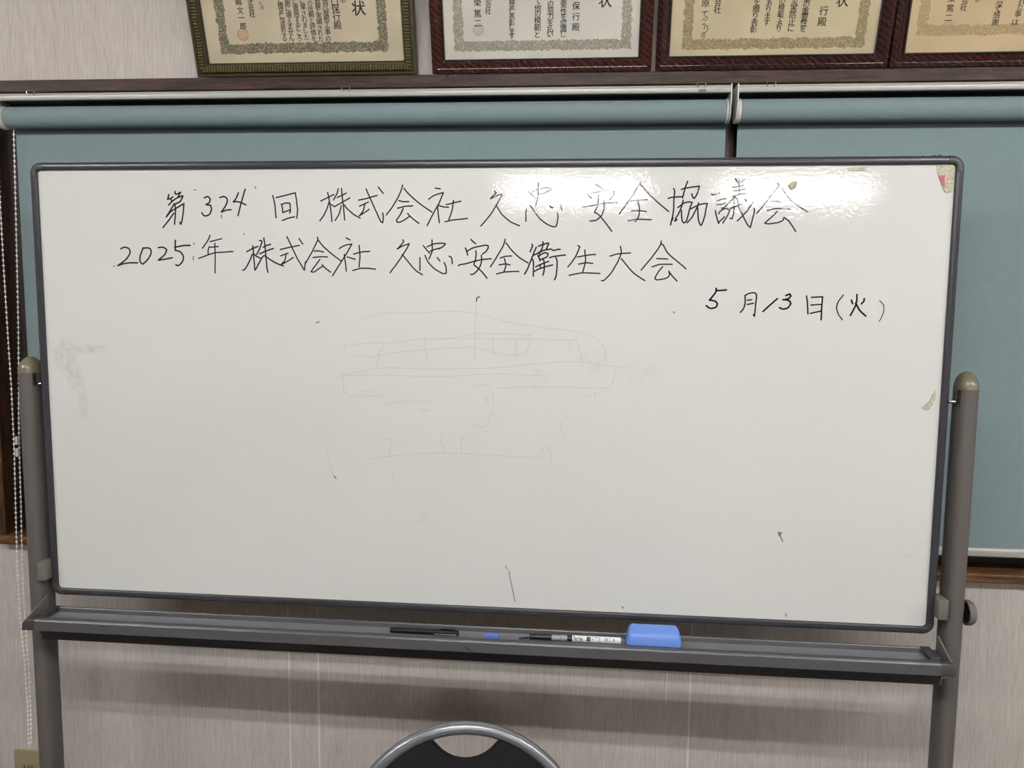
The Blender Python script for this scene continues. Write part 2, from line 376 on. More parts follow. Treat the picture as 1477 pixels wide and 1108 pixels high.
for sx in (-1, 1):
    bm = bmesh.new(); rows = []
    xs = [0.8785, 0.892, 0.8985, 0.9025, 0.9038]; dz = [0, 0.0, 0.0018, 0.0065, 0.0125]
    for x, q in zip(xs, dz):
        rows.append([bm.verts.new((sx*x, y*(1.0-0.3*q), z-(q if z > 0.86 else 0))) for y, z in lip])
    n = len(lip)
    for q in range(len(rows)-1):
        for i in range(n): bm.faces.new((rows[q][i], rows[q][(i+1) % n], rows[q+1][(i+1) % n], rows[q+1][i]))
    bm.faces.new(rows[0]); bm.faces.new(rows[-1][::-1]); finish('tray_end_cap', bm, M_CORNER, wb, smooth=True)
    x0, x1 = sorted((sx*0.866, sx*0.884)); box('tray_end_wall', x0, x1, -0.0832, -0.033, 0.856, 0.8705, M_CORNER, wb, bev=0.0015)
    bm = bmesh.new(); bm_prism(bm, [(-0.086, 0.864), (-0.026, 0.8875), (-0.022, 0.8875), (-0.022, 0.800), (-0.045, 0.800), (-0.060, 0.835)], sx*0.9025-0.0015, sx*0.9025+0.0015); finish('tray_bracket', bm, M_BRKT, wb)
for sx, px in ((-1, PXL), (1, PXR)):
    x0, x1 = sorted((sx*0.893, px)); box('beam_bracket', x0, x1, -0.030, 0.0, 0.806, 0.850, M_POST, wb)

# handwriting
STROKES = {}
STROKES['first'] = ['308 -1220 3442 -1221 3439 -1222 3435 -1222 3432 -1224 3429 -1225 3426 -1226 3424 -1224 3424 -1220 3425 -1216 3426 -1212 3427 -1208 3430 -1203 3433;308 -1212 3426 -1209 3416;308 -1193 3454 -1193 3451 -1194 3449 -1194 3447 -1193 3445 -1191 3444 -1189 3443 -1185 3444 -1177 3448 -1170 3451;308 -1173 3449 -1174 3446 -1176 3443 -1177 3440 -1179 3437 -1181 3434 -1183 3432;308 -1223 3401 -1218 3405 -1214 3409 -1210 3413 -1204 3418 -1195 3424 -1186 3429 -1176 3433 -1166 3436 -1161 3437 -1162 3435 -1164 3430 -1167 3426 -1169 3421 -1172 3417 -1175 3414 -1180 3411 -1188 3408 -1195 3404;308 -1198 3407 -1205 3396 -1212 3386 -1218 3377 -1223 3369 -1229 3362 -1234 3354;308 -1234 3354 -1228 3361 -1222 3368 -1217 3374 -1210 3378 -1203 3382 -1196 3386 -1183 3393 -1167 3402 -1158 3407 -1159 3400 -1161 3385 -1162 3371 -1165 3359 -1167 3347 -1169 3339 -1171 3333 -1173 3328 -1174 3325 -1175 3326 -1176 3330 -1178 3333;308 -1197 3404 -1196 3399 -1195 3395 -1194 3390 -1194 3382 -1195 3372 -1196 3361 -1197 3350 -1199 3338 -1200 3325;308 -1202 3369 -1209 3360 -1216 3351 -1223 3342 -1231 3333 -1240 3323 -1249 3312', '308 -1073 3429 -1068 3431 -1063 3433 -1058 3434 -1055 3432 -1051 3428 -1049 3424 -1049 3419 -1051 3415 -1053 3410 -1058 3407 -1064 3404 -1067 3403 -1062 3402 -1052 3400 -1047 3399 -1046 3395 -1045 3386 -1046 3378 -1049 3371 -1053 3365 -1058 3361 -1064 3359 -1071 3358 -1076 3359 -1080 3362 -1083 3367 -1085 3371', '308 -1009 3430 -1004 3431 -998 3433 -993 3434 -989 3433 -984 3430 -981 3428 -979 3424 -978 3420 -978 3416 -980 3411 -982 3405 -985 3399 -991 3390 -1000 3379 -1004 3373 -1000 3375 -991 3378 -983 3381 -976 3382 -970 3382 -964 3382', '308 -932 3448 -935 3441 -938 3434 -941 3428 -946 3421 -951 3416 -954 3413 -950 3413 -941 3414 -932 3413 -923 3410 -913 3406 -902 3401;308 -903 3462 -908 3450 -912 3437 -916 3425 -920 3413 -924 3401 -927 3390 -930 3380 -933 3369 -936 3359', '281 -792 3437 -789 3427 -787 3417 -785 3407 -783 3392 -782 3371 -780 3350;281 -778 3429 -746 3436 -714 3444 -700 3447 -699 3438 -696 3421 -695 3407 -694 3399 -693 3391 -692 3383 -693 3374 -694 3361 -696 3349;281 -757 3404 -756 3398 -754 3392 -753 3386 -753 3381 -753 3376 -753 3371;281 -758 3402 -751 3404 -745 3407 -739 3408 -732 3408 -726 3407 -723 3407 -722 3400 -722 3387 -721 3378 -722 3375 -723 3372 -725 3369;281 -752 3371 -724 3381;281 -755 3340 -747 3343 -739 3346 -731 3349 -723 3351 -714 3353 -705 3354', '268 -598 3415 -545 3440;268 -570 3448 -567 3436 -565 3425 -563 3414 -561 3402 -559 3389 -558 3376 -556 3363 -555 3350 -554 3336;268 -564 3413 -567 3404 -570 3395 -573 3386 -578 3376 -583 3366 -588 3357 -593 3351 -598 3345 -603 3339;268 -556 3402 -542 3393;268 -527 3462 -529 3456 -530 3450 -532 3444 -536 3437 -541 3428 -547 3419;268 -532 3428 -495 3445;268 -540 3395 -531 3400 -523 3404 -514 3409 -504 3414 -492 3421 -481 3427;268 -514 3463 -513 3451 -512 3439 -511 3428 -510 3413 -507 3396 -506 3381 -505 3368 -504 3355 -503 3342;268 -516 3397 -518 3387 -521 3377 -524 3367 -529 3358 -535 3349 -541 3340;268 -503 3400 -498 3392 -492 3385 -485 3379 -477 3372 -469 3365 -461 3360 -454 3356 -447 3353 -441 3349', '268 -447 3418 -437 3420 -427 3422 -416 3424 -404 3427 -388 3432 -372 3436;268 -443 3395 -407 3411;268 -421 3404 -424 3394 -426 3384 -429 3376 -434 3369 -441 3361 -444 3358 -439 3361 -430 3366 -422 3371 -416 3375 -410 3379 -405 3383;268 -416 3461 -410 3447 -403 3432 -397 3418 -389 3401 -380 3381 -373 3367 -368 3355 -362 3343 -359 3336 -356 3334 -352 3332 -351 3332 -350 3336 -349 3345 -348 3353 -349 3358 -350 3364 -351 3369;268 -367 3468 -365 3464 -362 3461 -359 3458 -356 3453 -352 3449 -348 3444', '268 -271 3475 -274 3465 -277 3455 -281 3446 -288 3431 -300 3411 -310 3395 -319 3383 -328 3372 -337 3361;268 -266 3463 -260 3455 -254 3448 -247 3441 -236 3431 -220 3417 -204 3404 -188 3393 -172 3382 -156 3372;268 -287 3416 -282 3415 -276 3413 -271 3412 -264 3412 -256 3412 -247 3412;268 -292 3387 -282 3389 -272 3392 -262 3394 -252 3395 -242 3395 -232 3396;268 -269 3386 -273 3378 -277 3370 -281 3362 -287 3354 -293 3346 -296 3341 -295 3338 -294 3334 -293 3333 -290 3333 -283 3334 -277 3336 -269 3340 -259 3346 -252 3350 -249 3353 -246 3355 -244 3358;268 -252 3367 -246 3360 -240 3354 -233 3348 -225 3342 -216 3335 -208 3329', '268 -143 3463 -123 3460;268 -169 3421 -162 3426 -154 3432 -146 3436 -134 3440 -119 3444 -112 3446 -114 3439 -121 3423 -127 3408 -134 3395 -143 3381 -151 3366 -159 3352 -167 3336 -175 3320;268 -134 3398 -134 3389 -133 3380 -132 3371 -131 3360 -129 3345 -127 3331;268 -133 3398 -126 3396 -120 3394 -113 3392 -106 3391 -99 3391 -91 3390;268 -100 3400 -91 3402 -82 3404 -72 3407 -63 3409 -53 3411 -43 3413;268 -72 3416 -74 3404 -75 3392 -77 3380 -81 3368 -85 3356 -90 3343;268 -105 3335 -96 3337 -88 3339 -80 3341 -64 3343 -40 3345 -17 3348', '268 88 3451 90 3448 93 3445 94 3444 88 3438 77 3428 72 3422 76 3424 85 3429 95 3433 105 3436 115 3440 120 3441 116 3435 108 3421 100 3407 91 3392 81 3375 70 3359 59 3346 47 3332 35 3319;268 94 3397 101 3386 108 3375 115 3364 126 3354 139 3343 151 3334 162 3329 174 3324 185 3320;268 211 3384 210 3376 209 3369 209 3361 209 3353 209 3345 209 3337', '268 225 3396 231 3388 237 3379 243 3371 250 3362 257 3353 265 3344 274 3337 284 3330 292 3325 300 3321 309 3318 315 3316 319 3316 323 3317 326 3319 327 3324 329 3331 330 3339 331 3346 332 3353 332 3357 331 3361 330 3364 329 3367;268 301 3394 302 3392 303 3391 305 3389 307 3389 309 3388 312 3388;268 342 3398 347 3376;268 256 3483 255 3470 255 3458 255 3448 255 3440 254 3433 253 3425 251 3416 248 3404 245 3391;268 216 3449 220 3446 224 3443 227 3440 232 3435 238 3428 244 3421;268 229 3446 238 3450 247 3454 256 3457 265 3460 273 3461 281 3463 287 3463 293 3463 298 3463 301 3461 304 3460 305 3459 303 3457 299 3454 294 3450 290 3448 286 3445 281 3443 274 3441 265 3440 256 3438', '268 474 3474 477 3471 481 3469 485 3466 490 3464 495 3460 500 3457;268 441 3441 444 3437 446 3434 449 3430 452 3427 456 3425 459 3422;268 453 3441 464 3443 475 3445 485 3447 496 3449 506 3451 515 3452 527 3451 539 3448 544 3447 543 3444 542 3439 540 3434 537 3429 532 3423 527 3417;268 422 3391 431 3391 440 3392 449 3393 460 3395 473 3398 486 3400 499 3402 512 3404 524 3405 535 3405 545 3406 556 3406;268 485 3436 484 3430 484 3423 484 3417 483 3410 482 3402 481 3395 477 3385 472 3375 470 3370 472 3369 478 3367 483 3364 487 3361 491 3357 494 3354 499 3347 507 3338 514 3329 521 3320 529 3310 537 3299;268 504 3417 505 3408 506 3399 506 3391 506 3383 504 3375 502 3369 500 3363 497 3358 493 3354 488 3349 483 3344 476 3340 469 3339 461 3338 453 3338', '268 640 3481 634 3471 629 3461 623 3452 616 3439 605 3423 595 3408 585 3393 574 3379 564 3364;268 640 3473 649 3464 658 3454 668 3444 678 3433 690 3422 703 3410 717 3398 732 3386 748 3373;268 606 3411 615 3413 625 3414 634 3415 644 3416 656 3417 667 3417;268 633 3410 635 3401 638 3392 639 3383 639 3373 638 3362 636 3354 633 3348 629 3342 625 3336;268 609 3375 620 3376 631 3376 640 3376 648 3375 656 3374 665 3373;268 598 3339 610 3341 623 3343 636 3344 651 3344 667 3343 684 3343', '281 745 3421 749 3423 753 3424 757 3425 766 3426 782 3427 797 3428;281 764 3458 766 3455 767 3451 768 3448 768 3440 767 3427 766 3415 766 3402 767 3388 766 3377 765 3367 764 3358 762 3349 760 3340 758 3331 757 3323;281 765 3349 763 3344 761 3339 759 3335 758 3331 757 3327 757 3323;281 793 3454 797 3456 801 3457 805 3459 812 3460 822 3461 832 3463 843 3464 854 3466 859 3466 858 3462 856 3452 854 3444 851 3437 848 3431 846 3427 844 3424 842 3422 841 3421 840 3422 837 3424 835 3427 834 3430 833 3434 832 3438;281 815 3484 813 3478 810 3471 808 3465 806 3457 804 3448 802 3441 801 3435 799 3429 798 3423;281 782 3388 788 3392 794 3397 800 3401 805 3404 811 3406 817 3408 824 3408 831 3407 834 3407 833 3402 829 3393 826 3383 824 3374 822 3364 820 3356 818 3348 816 3341 814 3336 811 3334 808 3331 807 3330 806 3331 803 3333 801 3335 799 3339 798 3346 797 3354 796 3361 796 3369 796 3376;281 801 3415 800 3409 798 3403 797 3397 795 3390 792 3380 788 3371 784 3362 778 3353 775 3347 774 3343 772 3339 772 3337 774 3338 777 3341 780 3343;281 831 3383 840 3388 848 3392 855 3395 862 3398 868 3400 874 3401 880 3402 887 3402 890 3402 889 3397 887 3387 885 3376 884 3366 882 3354 879 3345 877 3337 874 3329 872 3324 871 3323 869 3322 868 3322 867 3323 865 3327 863 3331 861 3337 859 3345 858 3354 857 3363 856 3375 856 3387;281 858 3405 857 3399 855 3394 853 3388 849 3380 843 3367 838 3356 832 3347 825 3339 818 3331', '281 905 3437 906 3436 908 3434 909 3433 914 3435 923 3437 932 3440;281 927 3413 932 3414 938 3416 943 3417 948 3418 954 3418 959 3419;281 925 3398 929 3398 934 3398 938 3398 943 3399 949 3401 955 3403;281 921 3376 922 3370 923 3363 925 3357 928 3347 932 3335 934 3329 935 3331 936 3333 938 3336 942 3340 949 3347 956 3354;281 933 3364 935 3367 936 3371 939 3374 945 3378 955 3382 962 3384 964 3383 966 3381 969 3380 974 3382 983 3387 993 3391 1001 3394 1009 3397 1018 3401;281 974 3378 971 3370 968 3362 965 3355 960 3347 955 3339 950 3330;281 990 3493 991 3491 992 3489 993 3487 994 3485 996 3483 998 3480;281 1023 3488 1011 3480;281 981 3462 987 3462 992 3463 998 3464 1004 3465 1013 3467 1021 3469;281 985 3448 990 3449 996 3450 1002 3450 1009 3451 1017 3453 1025 3454;281 976 3425 982 3427 989 3430 995 3432 1003 3434 1012 3436 1018 3438 1023 3438 1027 3438 1032 3438;281 943 3385 946 3385 948 3385 951 3386 955 3390 962 3397 969 3404 975 3410 982 3417 989 3424;281 987 3423 987 3412 988 3402 989 3392 989 3382 988 3372 988 3364 986 3357 984 3350 984 3347 982 3347 979 3347 976 3347;281 989 3429 993 3424 997 3420 1000 3415 1002 3408 1004 3398 1006 3388 1011 3378 1017 3367 1023 3357 1028 3346 1034 3335 1038 3327 1043 3321 1048 3316 1051 3314 1053 3321 1056 3335 1058 3347 1060 3354 1062 3362 1063 3368 1063 3373 1063 3379 1062 3384;281 1056 3405 1051 3396 1045 3387 1040 3378 1034 3371 1027 3363 1021 3357 1015 3350 1009 3344 1002 3338;281 1028 3417 1033 3410;281 1003 3487 1003 3475 1004 3463 1005 3454 1005 3447 1005 3440 1005 3433', '268 1142 3476 1146 3473 1149 3469 1151 3468 1146 3461 1134 3447 1123 3433 1114 3421 1106 3408 1098 3397 1090 3386 1081 3376 1073 3366;268 1159 3459 1164 3453 1168 3446 1172 3440 1181 3429 1196 3413 1212 3399 1227 3389 1243 3379 1258 3370;268 1121 3409 1130 3410 1138 3410 1145 3410 1151 3409 1156 3407 1162 3405;268 1110 3376 1122 3379 1134 3382 1146 3383 1160 3383 1177 3382 1193 3380;268 1147 3373 1139 3364 1131 3356 1124 3349 1115 3341 1107 3333 1103 3329 1105 3329 1110 3328 1115 3327 1125 3328 1141 3330 1153 3332 1159 3335 1166 3338 1169 3341 1171 3344 1171 3348 1172 3351;268 1172 3351 1179 3346 1185 3342 1191 3337 1198 3327 1208 3313 1217 3299']
STROKES['second'] = ['322 -1431 3228 -1426 3230 -1421 3233 -1415 3234 -1409 3234 -1403 3232 -1398 3230 -1394 3225 -1392 3218 -1392 3212 -1396 3204 -1403 3194 -1411 3185 -1424 3175 -1440 3165 -1447 3160 -1440 3163 -1422 3168 -1405 3171 -1391 3172 -1376 3172 -1362 3172', '322 -1336 3232 -1341 3220 -1346 3209 -1350 3200 -1351 3191 -1352 3182 -1351 3176 -1347 3172 -1343 3168 -1340 3167 -1336 3170 -1327 3177 -1319 3185 -1312 3194 -1306 3204 -1303 3212 -1303 3218 -1304 3224 -1306 3228 -1310 3230 -1315 3232 -1320 3232 -1325 3232 -1330 3231 -1336 3230', '322 -1272 3233 -1264 3234 -1257 3235 -1250 3234 -1244 3231 -1239 3227 -1237 3225 -1238 3222 -1241 3214 -1245 3206 -1254 3198 -1268 3188 -1274 3183 -1267 3184 -1252 3186 -1239 3188 -1231 3190 -1223 3191 -1215 3193', '322 -1199 3262 -1200 3251 -1201 3240 -1201 3233 -1201 3229 -1201 3225 -1200 3221;322 -1203 3234 -1191 3237 -1179 3239 -1168 3241 -1158 3242 -1148 3242 -1138 3242;322 -1200 3223 -1192 3221 -1185 3219 -1178 3215 -1174 3210 -1170 3204 -1168 3198 -1168 3191 -1170 3183 -1173 3177 -1179 3170 -1185 3165 -1190 3162 -1193 3162 -1197 3163 -1201 3165', '268 -1054 3282 -1056 3277 -1058 3271 -1061 3266 -1067 3257 -1077 3244 -1087 3231;268 -1055 3257 -1006 3269;268 -1058 3237 -1060 3233 -1062 3229 -1063 3225 -1064 3220 -1064 3213 -1064 3207;268 -1055 3235 -1021 3238;268 -1104 3191 -1080 3199 -1056 3208 -1037 3213 -1022 3215 -1007 3215 -994 3216 -983 3217 -972 3218 -961 3218;268 -1035 3251 -1035 3233 -1035 3214 -1035 3195 -1036 3175 -1037 3154 -1038 3133', '295 -904 3218 -898 3221 -891 3224 -885 3228 -877 3231 -867 3235 -857 3239;295 -878 3241 -878 3232 -877 3224 -876 3215 -876 3203 -875 3188 -874 3175 -873 3165 -873 3155 -872 3145;295 -881 3208 -885 3200 -888 3191 -892 3183 -897 3174 -902 3165 -906 3159 -910 3153 -914 3148 -917 3146 -918 3145 -920 3145 -922 3146;295 -873 3208 -870 3205 -866 3201 -862 3199 -858 3197 -853 3195 -849 3193;295 -850 3261 -847 3261 -844 3262 -843 3262 -842 3261 -841 3259 -840 3256 -842 3250 -847 3238 -851 3228 -855 3221 -859 3214 -863 3207;295 -836 3236 -831 3238 -826 3241 -821 3243 -815 3244 -810 3246 -805 3247;295 -850 3210 -843 3213 -836 3216 -830 3219 -820 3222 -807 3227 -794 3231;295 -832 3272 -831 3261 -829 3250 -828 3239 -827 3225 -826 3210 -825 3196 -824 3182 -823 3169 -823 3159 -822 3152 -820 3145 -819 3137;295 -872 3146 -870 3148 -868 3150 -866 3152 -860 3164 -849 3182 -842 3194 -839 3197 -836 3201 -833 3202 -832 3202 -830 3202 -828 3201 -824 3198 -817 3193 -810 3188 -803 3184 -796 3180 -789 3176 -782 3173 -775 3170 -769 3167 -764 3166 -759 3164 -754 3163', '268 -766 3227 -753 3230 -740 3233 -727 3236 -714 3238 -701 3241 -687 3243;268 -765 3202 -734 3213;268 -743 3208 -744 3200 -746 3192 -748 3184 -754 3177 -761 3171 -764 3168 -760 3170 -750 3174 -741 3179 -732 3184 -723 3190 -713 3196;268 -738 3277 -732 3266 -727 3255 -721 3243 -715 3229 -706 3211 -698 3193 -686 3174 -675 3155 -669 3146 -668 3152 -666 3166 -664 3179;268 -689 3270 -673 3248', '268 -613 3276 -613 3272 -612 3269 -612 3265 -617 3255 -626 3238 -635 3220 -645 3204 -655 3187 -666 3170;268 -612 3266 -605 3257 -598 3248 -590 3239 -579 3229 -565 3217 -551 3206 -540 3198 -529 3190 -517 3181;268 -628 3221 -622 3222 -616 3222 -610 3222 -604 3221 -597 3219 -590 3218;268 -633 3196 -624 3197 -615 3198 -606 3199 -596 3199 -585 3199 -574 3198;268 -605 3189 -610 3182 -616 3175 -621 3168 -629 3158 -638 3146 -642 3141 -640 3140 -636 3139 -632 3139 -626 3141 -619 3146 -612 3151 -606 3155 -600 3158 -594 3162;268 -597 3168 -592 3163 -587 3158 -582 3153 -576 3149 -569 3144 -562 3139', '268 -498 3273 -482 3265;268 -527 3231 -519 3236 -510 3241 -502 3244 -491 3247 -480 3248 -475 3249 -478 3244 -485 3232 -492 3220 -499 3209 -508 3196 -517 3182 -528 3166 -541 3146 -555 3125;268 -506 3209 -505 3198 -504 3188 -502 3178 -501 3167 -500 3155 -499 3143;268 -495 3199 -463 3190;268 -469 3210 -458 3213 -448 3216 -438 3218 -427 3220 -415 3220 -404 3221;268 -446 3244 -445 3230 -444 3216 -443 3202 -444 3188 -446 3174 -447 3160;268 -473 3146 -463 3149 -453 3152 -444 3154 -436 3155 -427 3155 -419 3155 -408 3155 -395 3153 -381 3152', '268 -271 3266 -270 3263 -269 3261 -268 3259 -275 3250 -287 3237 -294 3230 -290 3232 -281 3238 -272 3242 -262 3246 -251 3249 -246 3251 -249 3245 -255 3233 -263 3221 -271 3209 -281 3194 -292 3179 -302 3165 -313 3152 -323 3138;268 -274 3209 -267 3201 -260 3192 -253 3184 -244 3173 -234 3161 -224 3151 -215 3143 -204 3137 -194 3131', '268 -204 3197 -204 3148;268 -191 3244 -186 3238 -180 3231 -176 3226 -172 3222 -169 3218 -166 3214;268 -176 3239 -166 3243 -156 3248 -147 3251 -134 3252 -121 3253 -113 3253 -109 3252 -105 3251 -103 3250 -105 3248 -109 3244 -113 3240 -118 3237 -124 3234 -130 3231;268 -156 3266 -156 3250 -155 3234 -156 3222 -159 3212 -164 3202 -168 3192;268 -164 3222 -158 3224 -152 3226 -147 3229 -139 3231 -130 3233 -120 3235;268 -184 3206 -180 3197 -176 3188 -171 3179 -163 3170 -152 3159 -142 3151 -131 3145 -120 3139 -113 3136 -108 3136 -102 3137 -100 3137 -100 3142 -100 3152 -101 3161 -103 3167 -106 3173 -108 3179;268 -136 3198 -125 3185;268 -89 3203 -85 3202 -82 3200 -79 3198 -78 3193 -77 3183 -76 3174', '281 -3 3268 -1 3265 2 3262 4 3260 8 3257 12 3254 15 3251;281 -25 3235 -23 3231 -21 3226 -20 3222 -18 3217 -17 3212 -16 3208;281 -17 3223 -12 3226 -6 3230 -1 3233 7 3236 17 3239 27 3241 37 3243 47 3245 54 3246 58 3245 62 3244 64 3243 64 3242 64 3238 64 3235 62 3232 59 3227 56 3222 52 3219 47 3215 42 3212;281 -52 3166 -50 3168 -48 3170 -45 3171 -40 3172 -30 3173 -21 3175 -11 3178 2 3182 13 3185 22 3187 31 3189 40 3191 51 3192 63 3193 76 3194;281 16 3224 17 3218 17 3212 17 3207 16 3200 15 3192 13 3185 11 3180 9 3175 9 3171 11 3168 15 3166 18 3163 23 3159 30 3153 36 3148 40 3144 44 3139 48 3135 52 3130 56 3124 60 3119;281 38 3207 38 3201 39 3194 39 3188 38 3183 37 3177 35 3172 33 3166 30 3160 27 3155 23 3149 17 3143 13 3140 10 3137 6 3135 3 3134 1 3133 -1 3133 -4 3134', '268 130 3269 128 3261 126 3254 124 3247 119 3237 110 3222 101 3207 93 3193 83 3178 73 3163;268 133 3255 141 3245 149 3234 157 3225 167 3215 178 3205 188 3197 198 3191 208 3185 219 3179;268 111 3197 118 3199 125 3202 132 3204 139 3204 147 3205 155 3205;268 127 3195 130 3186 132 3178 133 3169 132 3161 128 3151 125 3142;268 107 3171 116 3172 125 3174 132 3174 138 3174 143 3172 149 3171;268 97 3136 109 3139 120 3142 132 3144 147 3145 166 3146 184 3146', '295 233 3250 234 3248 235 3246 236 3245 235 3241 233 3237 231 3232 230 3229 228 3225 227 3221;295 250 3239 247 3231 243 3223 240 3215 238 3209 235 3202 233 3195 229 3185 223 3171 219 3159 215 3151 211 3144 206 3136;295 234 3195 236 3192 238 3189 239 3186 240 3180 240 3170 240 3161 240 3151 240 3140 240 3128;295 259 3242 263 3244 267 3246 271 3248 279 3250 289 3253 294 3255 296 3254 297 3253 298 3252 297 3250 295 3246 293 3242 292 3239 291 3235 289 3232;295 275 3259 276 3257 276 3254 277 3251 275 3245 273 3235 270 3228 267 3223 264 3218 261 3213;295 240 3208 246 3211 253 3214 259 3218 265 3221 272 3224 279 3227 289 3229 300 3231 307 3232 310 3230 314 3228 317 3226 321 3227 326 3229 331 3230 334 3231 338 3231 342 3231;295 257 3208 258 3204 260 3201 262 3198 263 3195 264 3191 265 3187;295 261 3205 265 3208 268 3211 272 3213 276 3215 280 3217 284 3218 288 3217 293 3216 295 3215 295 3214 295 3212 295 3209 294 3207 292 3203 289 3201 284 3198 276 3195 269 3192;295 249 3164 257 3168 264 3172 272 3175 280 3178 290 3182 299 3185;295 266 3173 267 3163;295 242 3146 248 3149 255 3153 261 3156 268 3158 276 3161 283 3164 292 3166 303 3169 314 3171;295 276 3194 278 3190 280 3187 281 3183 282 3177 282 3169 282 3161 282 3154 281 3148 280 3143 279 3139 278 3136 277 3132;295 302 3199 308 3201 313 3203 319 3204 326 3205 334 3206 342 3207 349 3208 355 3209 362 3209;295 326 3199 328 3196 329 3193 330 3189 331 3183 331 3172 331 3161 330 3150 329 3139 328 3130 327 3125 324 3120 322 3115', '268 409 3245 412 3244 415 3242 417 3241 415 3236 410 3223 405 3211 400 3201 393 3191 388 3183 383 3177 378 3170 372 3164;268 408 3202 419 3204 429 3206 440 3208 452 3210 464 3211 477 3212;268 436 3229 437 3216 439 3203 440 3191 438 3177 434 3161 430 3146;268 413 3175 423 3177 432 3179 441 3180 450 3180 458 3179 467 3178;268 378 3132 394 3136 410 3139 426 3142 446 3142 471 3141 495 3140', '268 532 3206 543 3209 554 3213 565 3215 578 3216 594 3217 609 3218;268 571 3243 572 3236 574 3228 575 3221 572 3210 567 3196 561 3181 553 3168 545 3153 537 3141 528 3130 518 3120 512 3114 509 3113 506 3113 502 3113;268 575 3197 582 3189 589 3180 596 3172 604 3162 615 3150 626 3140 639 3131 653 3122 666 3114', '268 724 3263 723 3258 722 3252 720 3246 714 3236 703 3220 692 3204 680 3189 665 3171 651 3153;268 724 3253 726 3251 729 3250 731 3249 735 3242 742 3229 750 3217 761 3207 773 3197 786 3187 797 3178 808 3169 819 3159;268 709 3197 749 3196;268 692 3166 700 3169 709 3172 717 3175 730 3176 749 3176 767 3176;268 732 3167 725 3159 718 3150 713 3142 709 3135 705 3126 703 3123 704 3121 708 3119 711 3117 721 3118 738 3121 748 3124 752 3127 756 3131 758 3135 758 3139 757 3143 756 3148;268 755 3150 760 3143 765 3137 770 3130 776 3125 781 3119 787 3113']
STROKES['date'] = ['335 934 3087 934 3083 934 3078 933 3074 929 3066 921 3056 916 3049 914 3046 911 3043 910 3042 915 3042 925 3040 933 3038 936 3035 939 3031 940 3027 939 3023 937 3018 934 3015 928 3013 919 3011 912 3012 908 3014 903 3018 899 3021;335 936 3078 972 3081', '268 1041 3061 1042 3054 1043 3046 1043 3039 1043 3031 1041 3022 1039 3014 1036 3008 1031 3003 1027 2997;268 1043 3061 1049 3065 1055 3068 1061 3070 1068 3071 1075 3071 1080 3069 1082 3067 1083 3064 1084 3061 1084 3053 1083 3040 1082 3026 1081 3009 1080 2992 1079 2983 1079 2984 1077 2986 1075 2989;268 1051 3043 1067 3045;268 1051 3027 1074 3032', '322 1161 3050 1152 3042 1144 3034 1135 3026 1127 3018 1119 3010 1110 3001', '322 1191 3062 1197 3064 1203 3067 1205 3068 1206 3066 1209 3062 1210 3060 1208 3058 1205 3053 1201 3050 1194 3048 1185 3046 1181 3046 1186 3046 1196 3045 1204 3043 1207 3040 1209 3036 1211 3032 1209 3028 1206 3022 1202 3017 1197 3014 1190 3012 1184 3011 1179 3012 1175 3014 1170 3016', '281 1267 3061 1269 3050 1271 3039 1272 3028 1273 3016 1274 3005 1275 2994;281 1285 3056 1302 3057 1318 3058 1326 3058 1325 3051 1325 3037 1324 3023 1324 3008 1324 2990 1324 2972;281 1284 3027 1323 3030;281 1284 2996 1322 3005', '227 1400 3066 1394 3057 1388 3049 1384 3042 1381 3035 1379 3028 1378 3020 1379 3012 1382 3002 1386 2993 1391 2986 1396 2980 1401 2973', '322 1449 3068 1449 3059 1450 3049 1449 3040 1447 3031 1444 3021 1440 3013 1437 3005 1433 2997 1429 2990;322 1446 3037 1451 3028 1456 3019 1461 3010 1468 3003 1477 2995 1485 2988;322 1430 3047 1435 3033;322 1476 3053 1476 3049 1476 3046 1475 3043 1473 3040 1470 3037 1467 3033', '147 1531 3046 1537 3041 1542 3036 1547 3030 1548 3022 1549 3013 1548 3003 1545 2993 1540 2980 1534 2968']
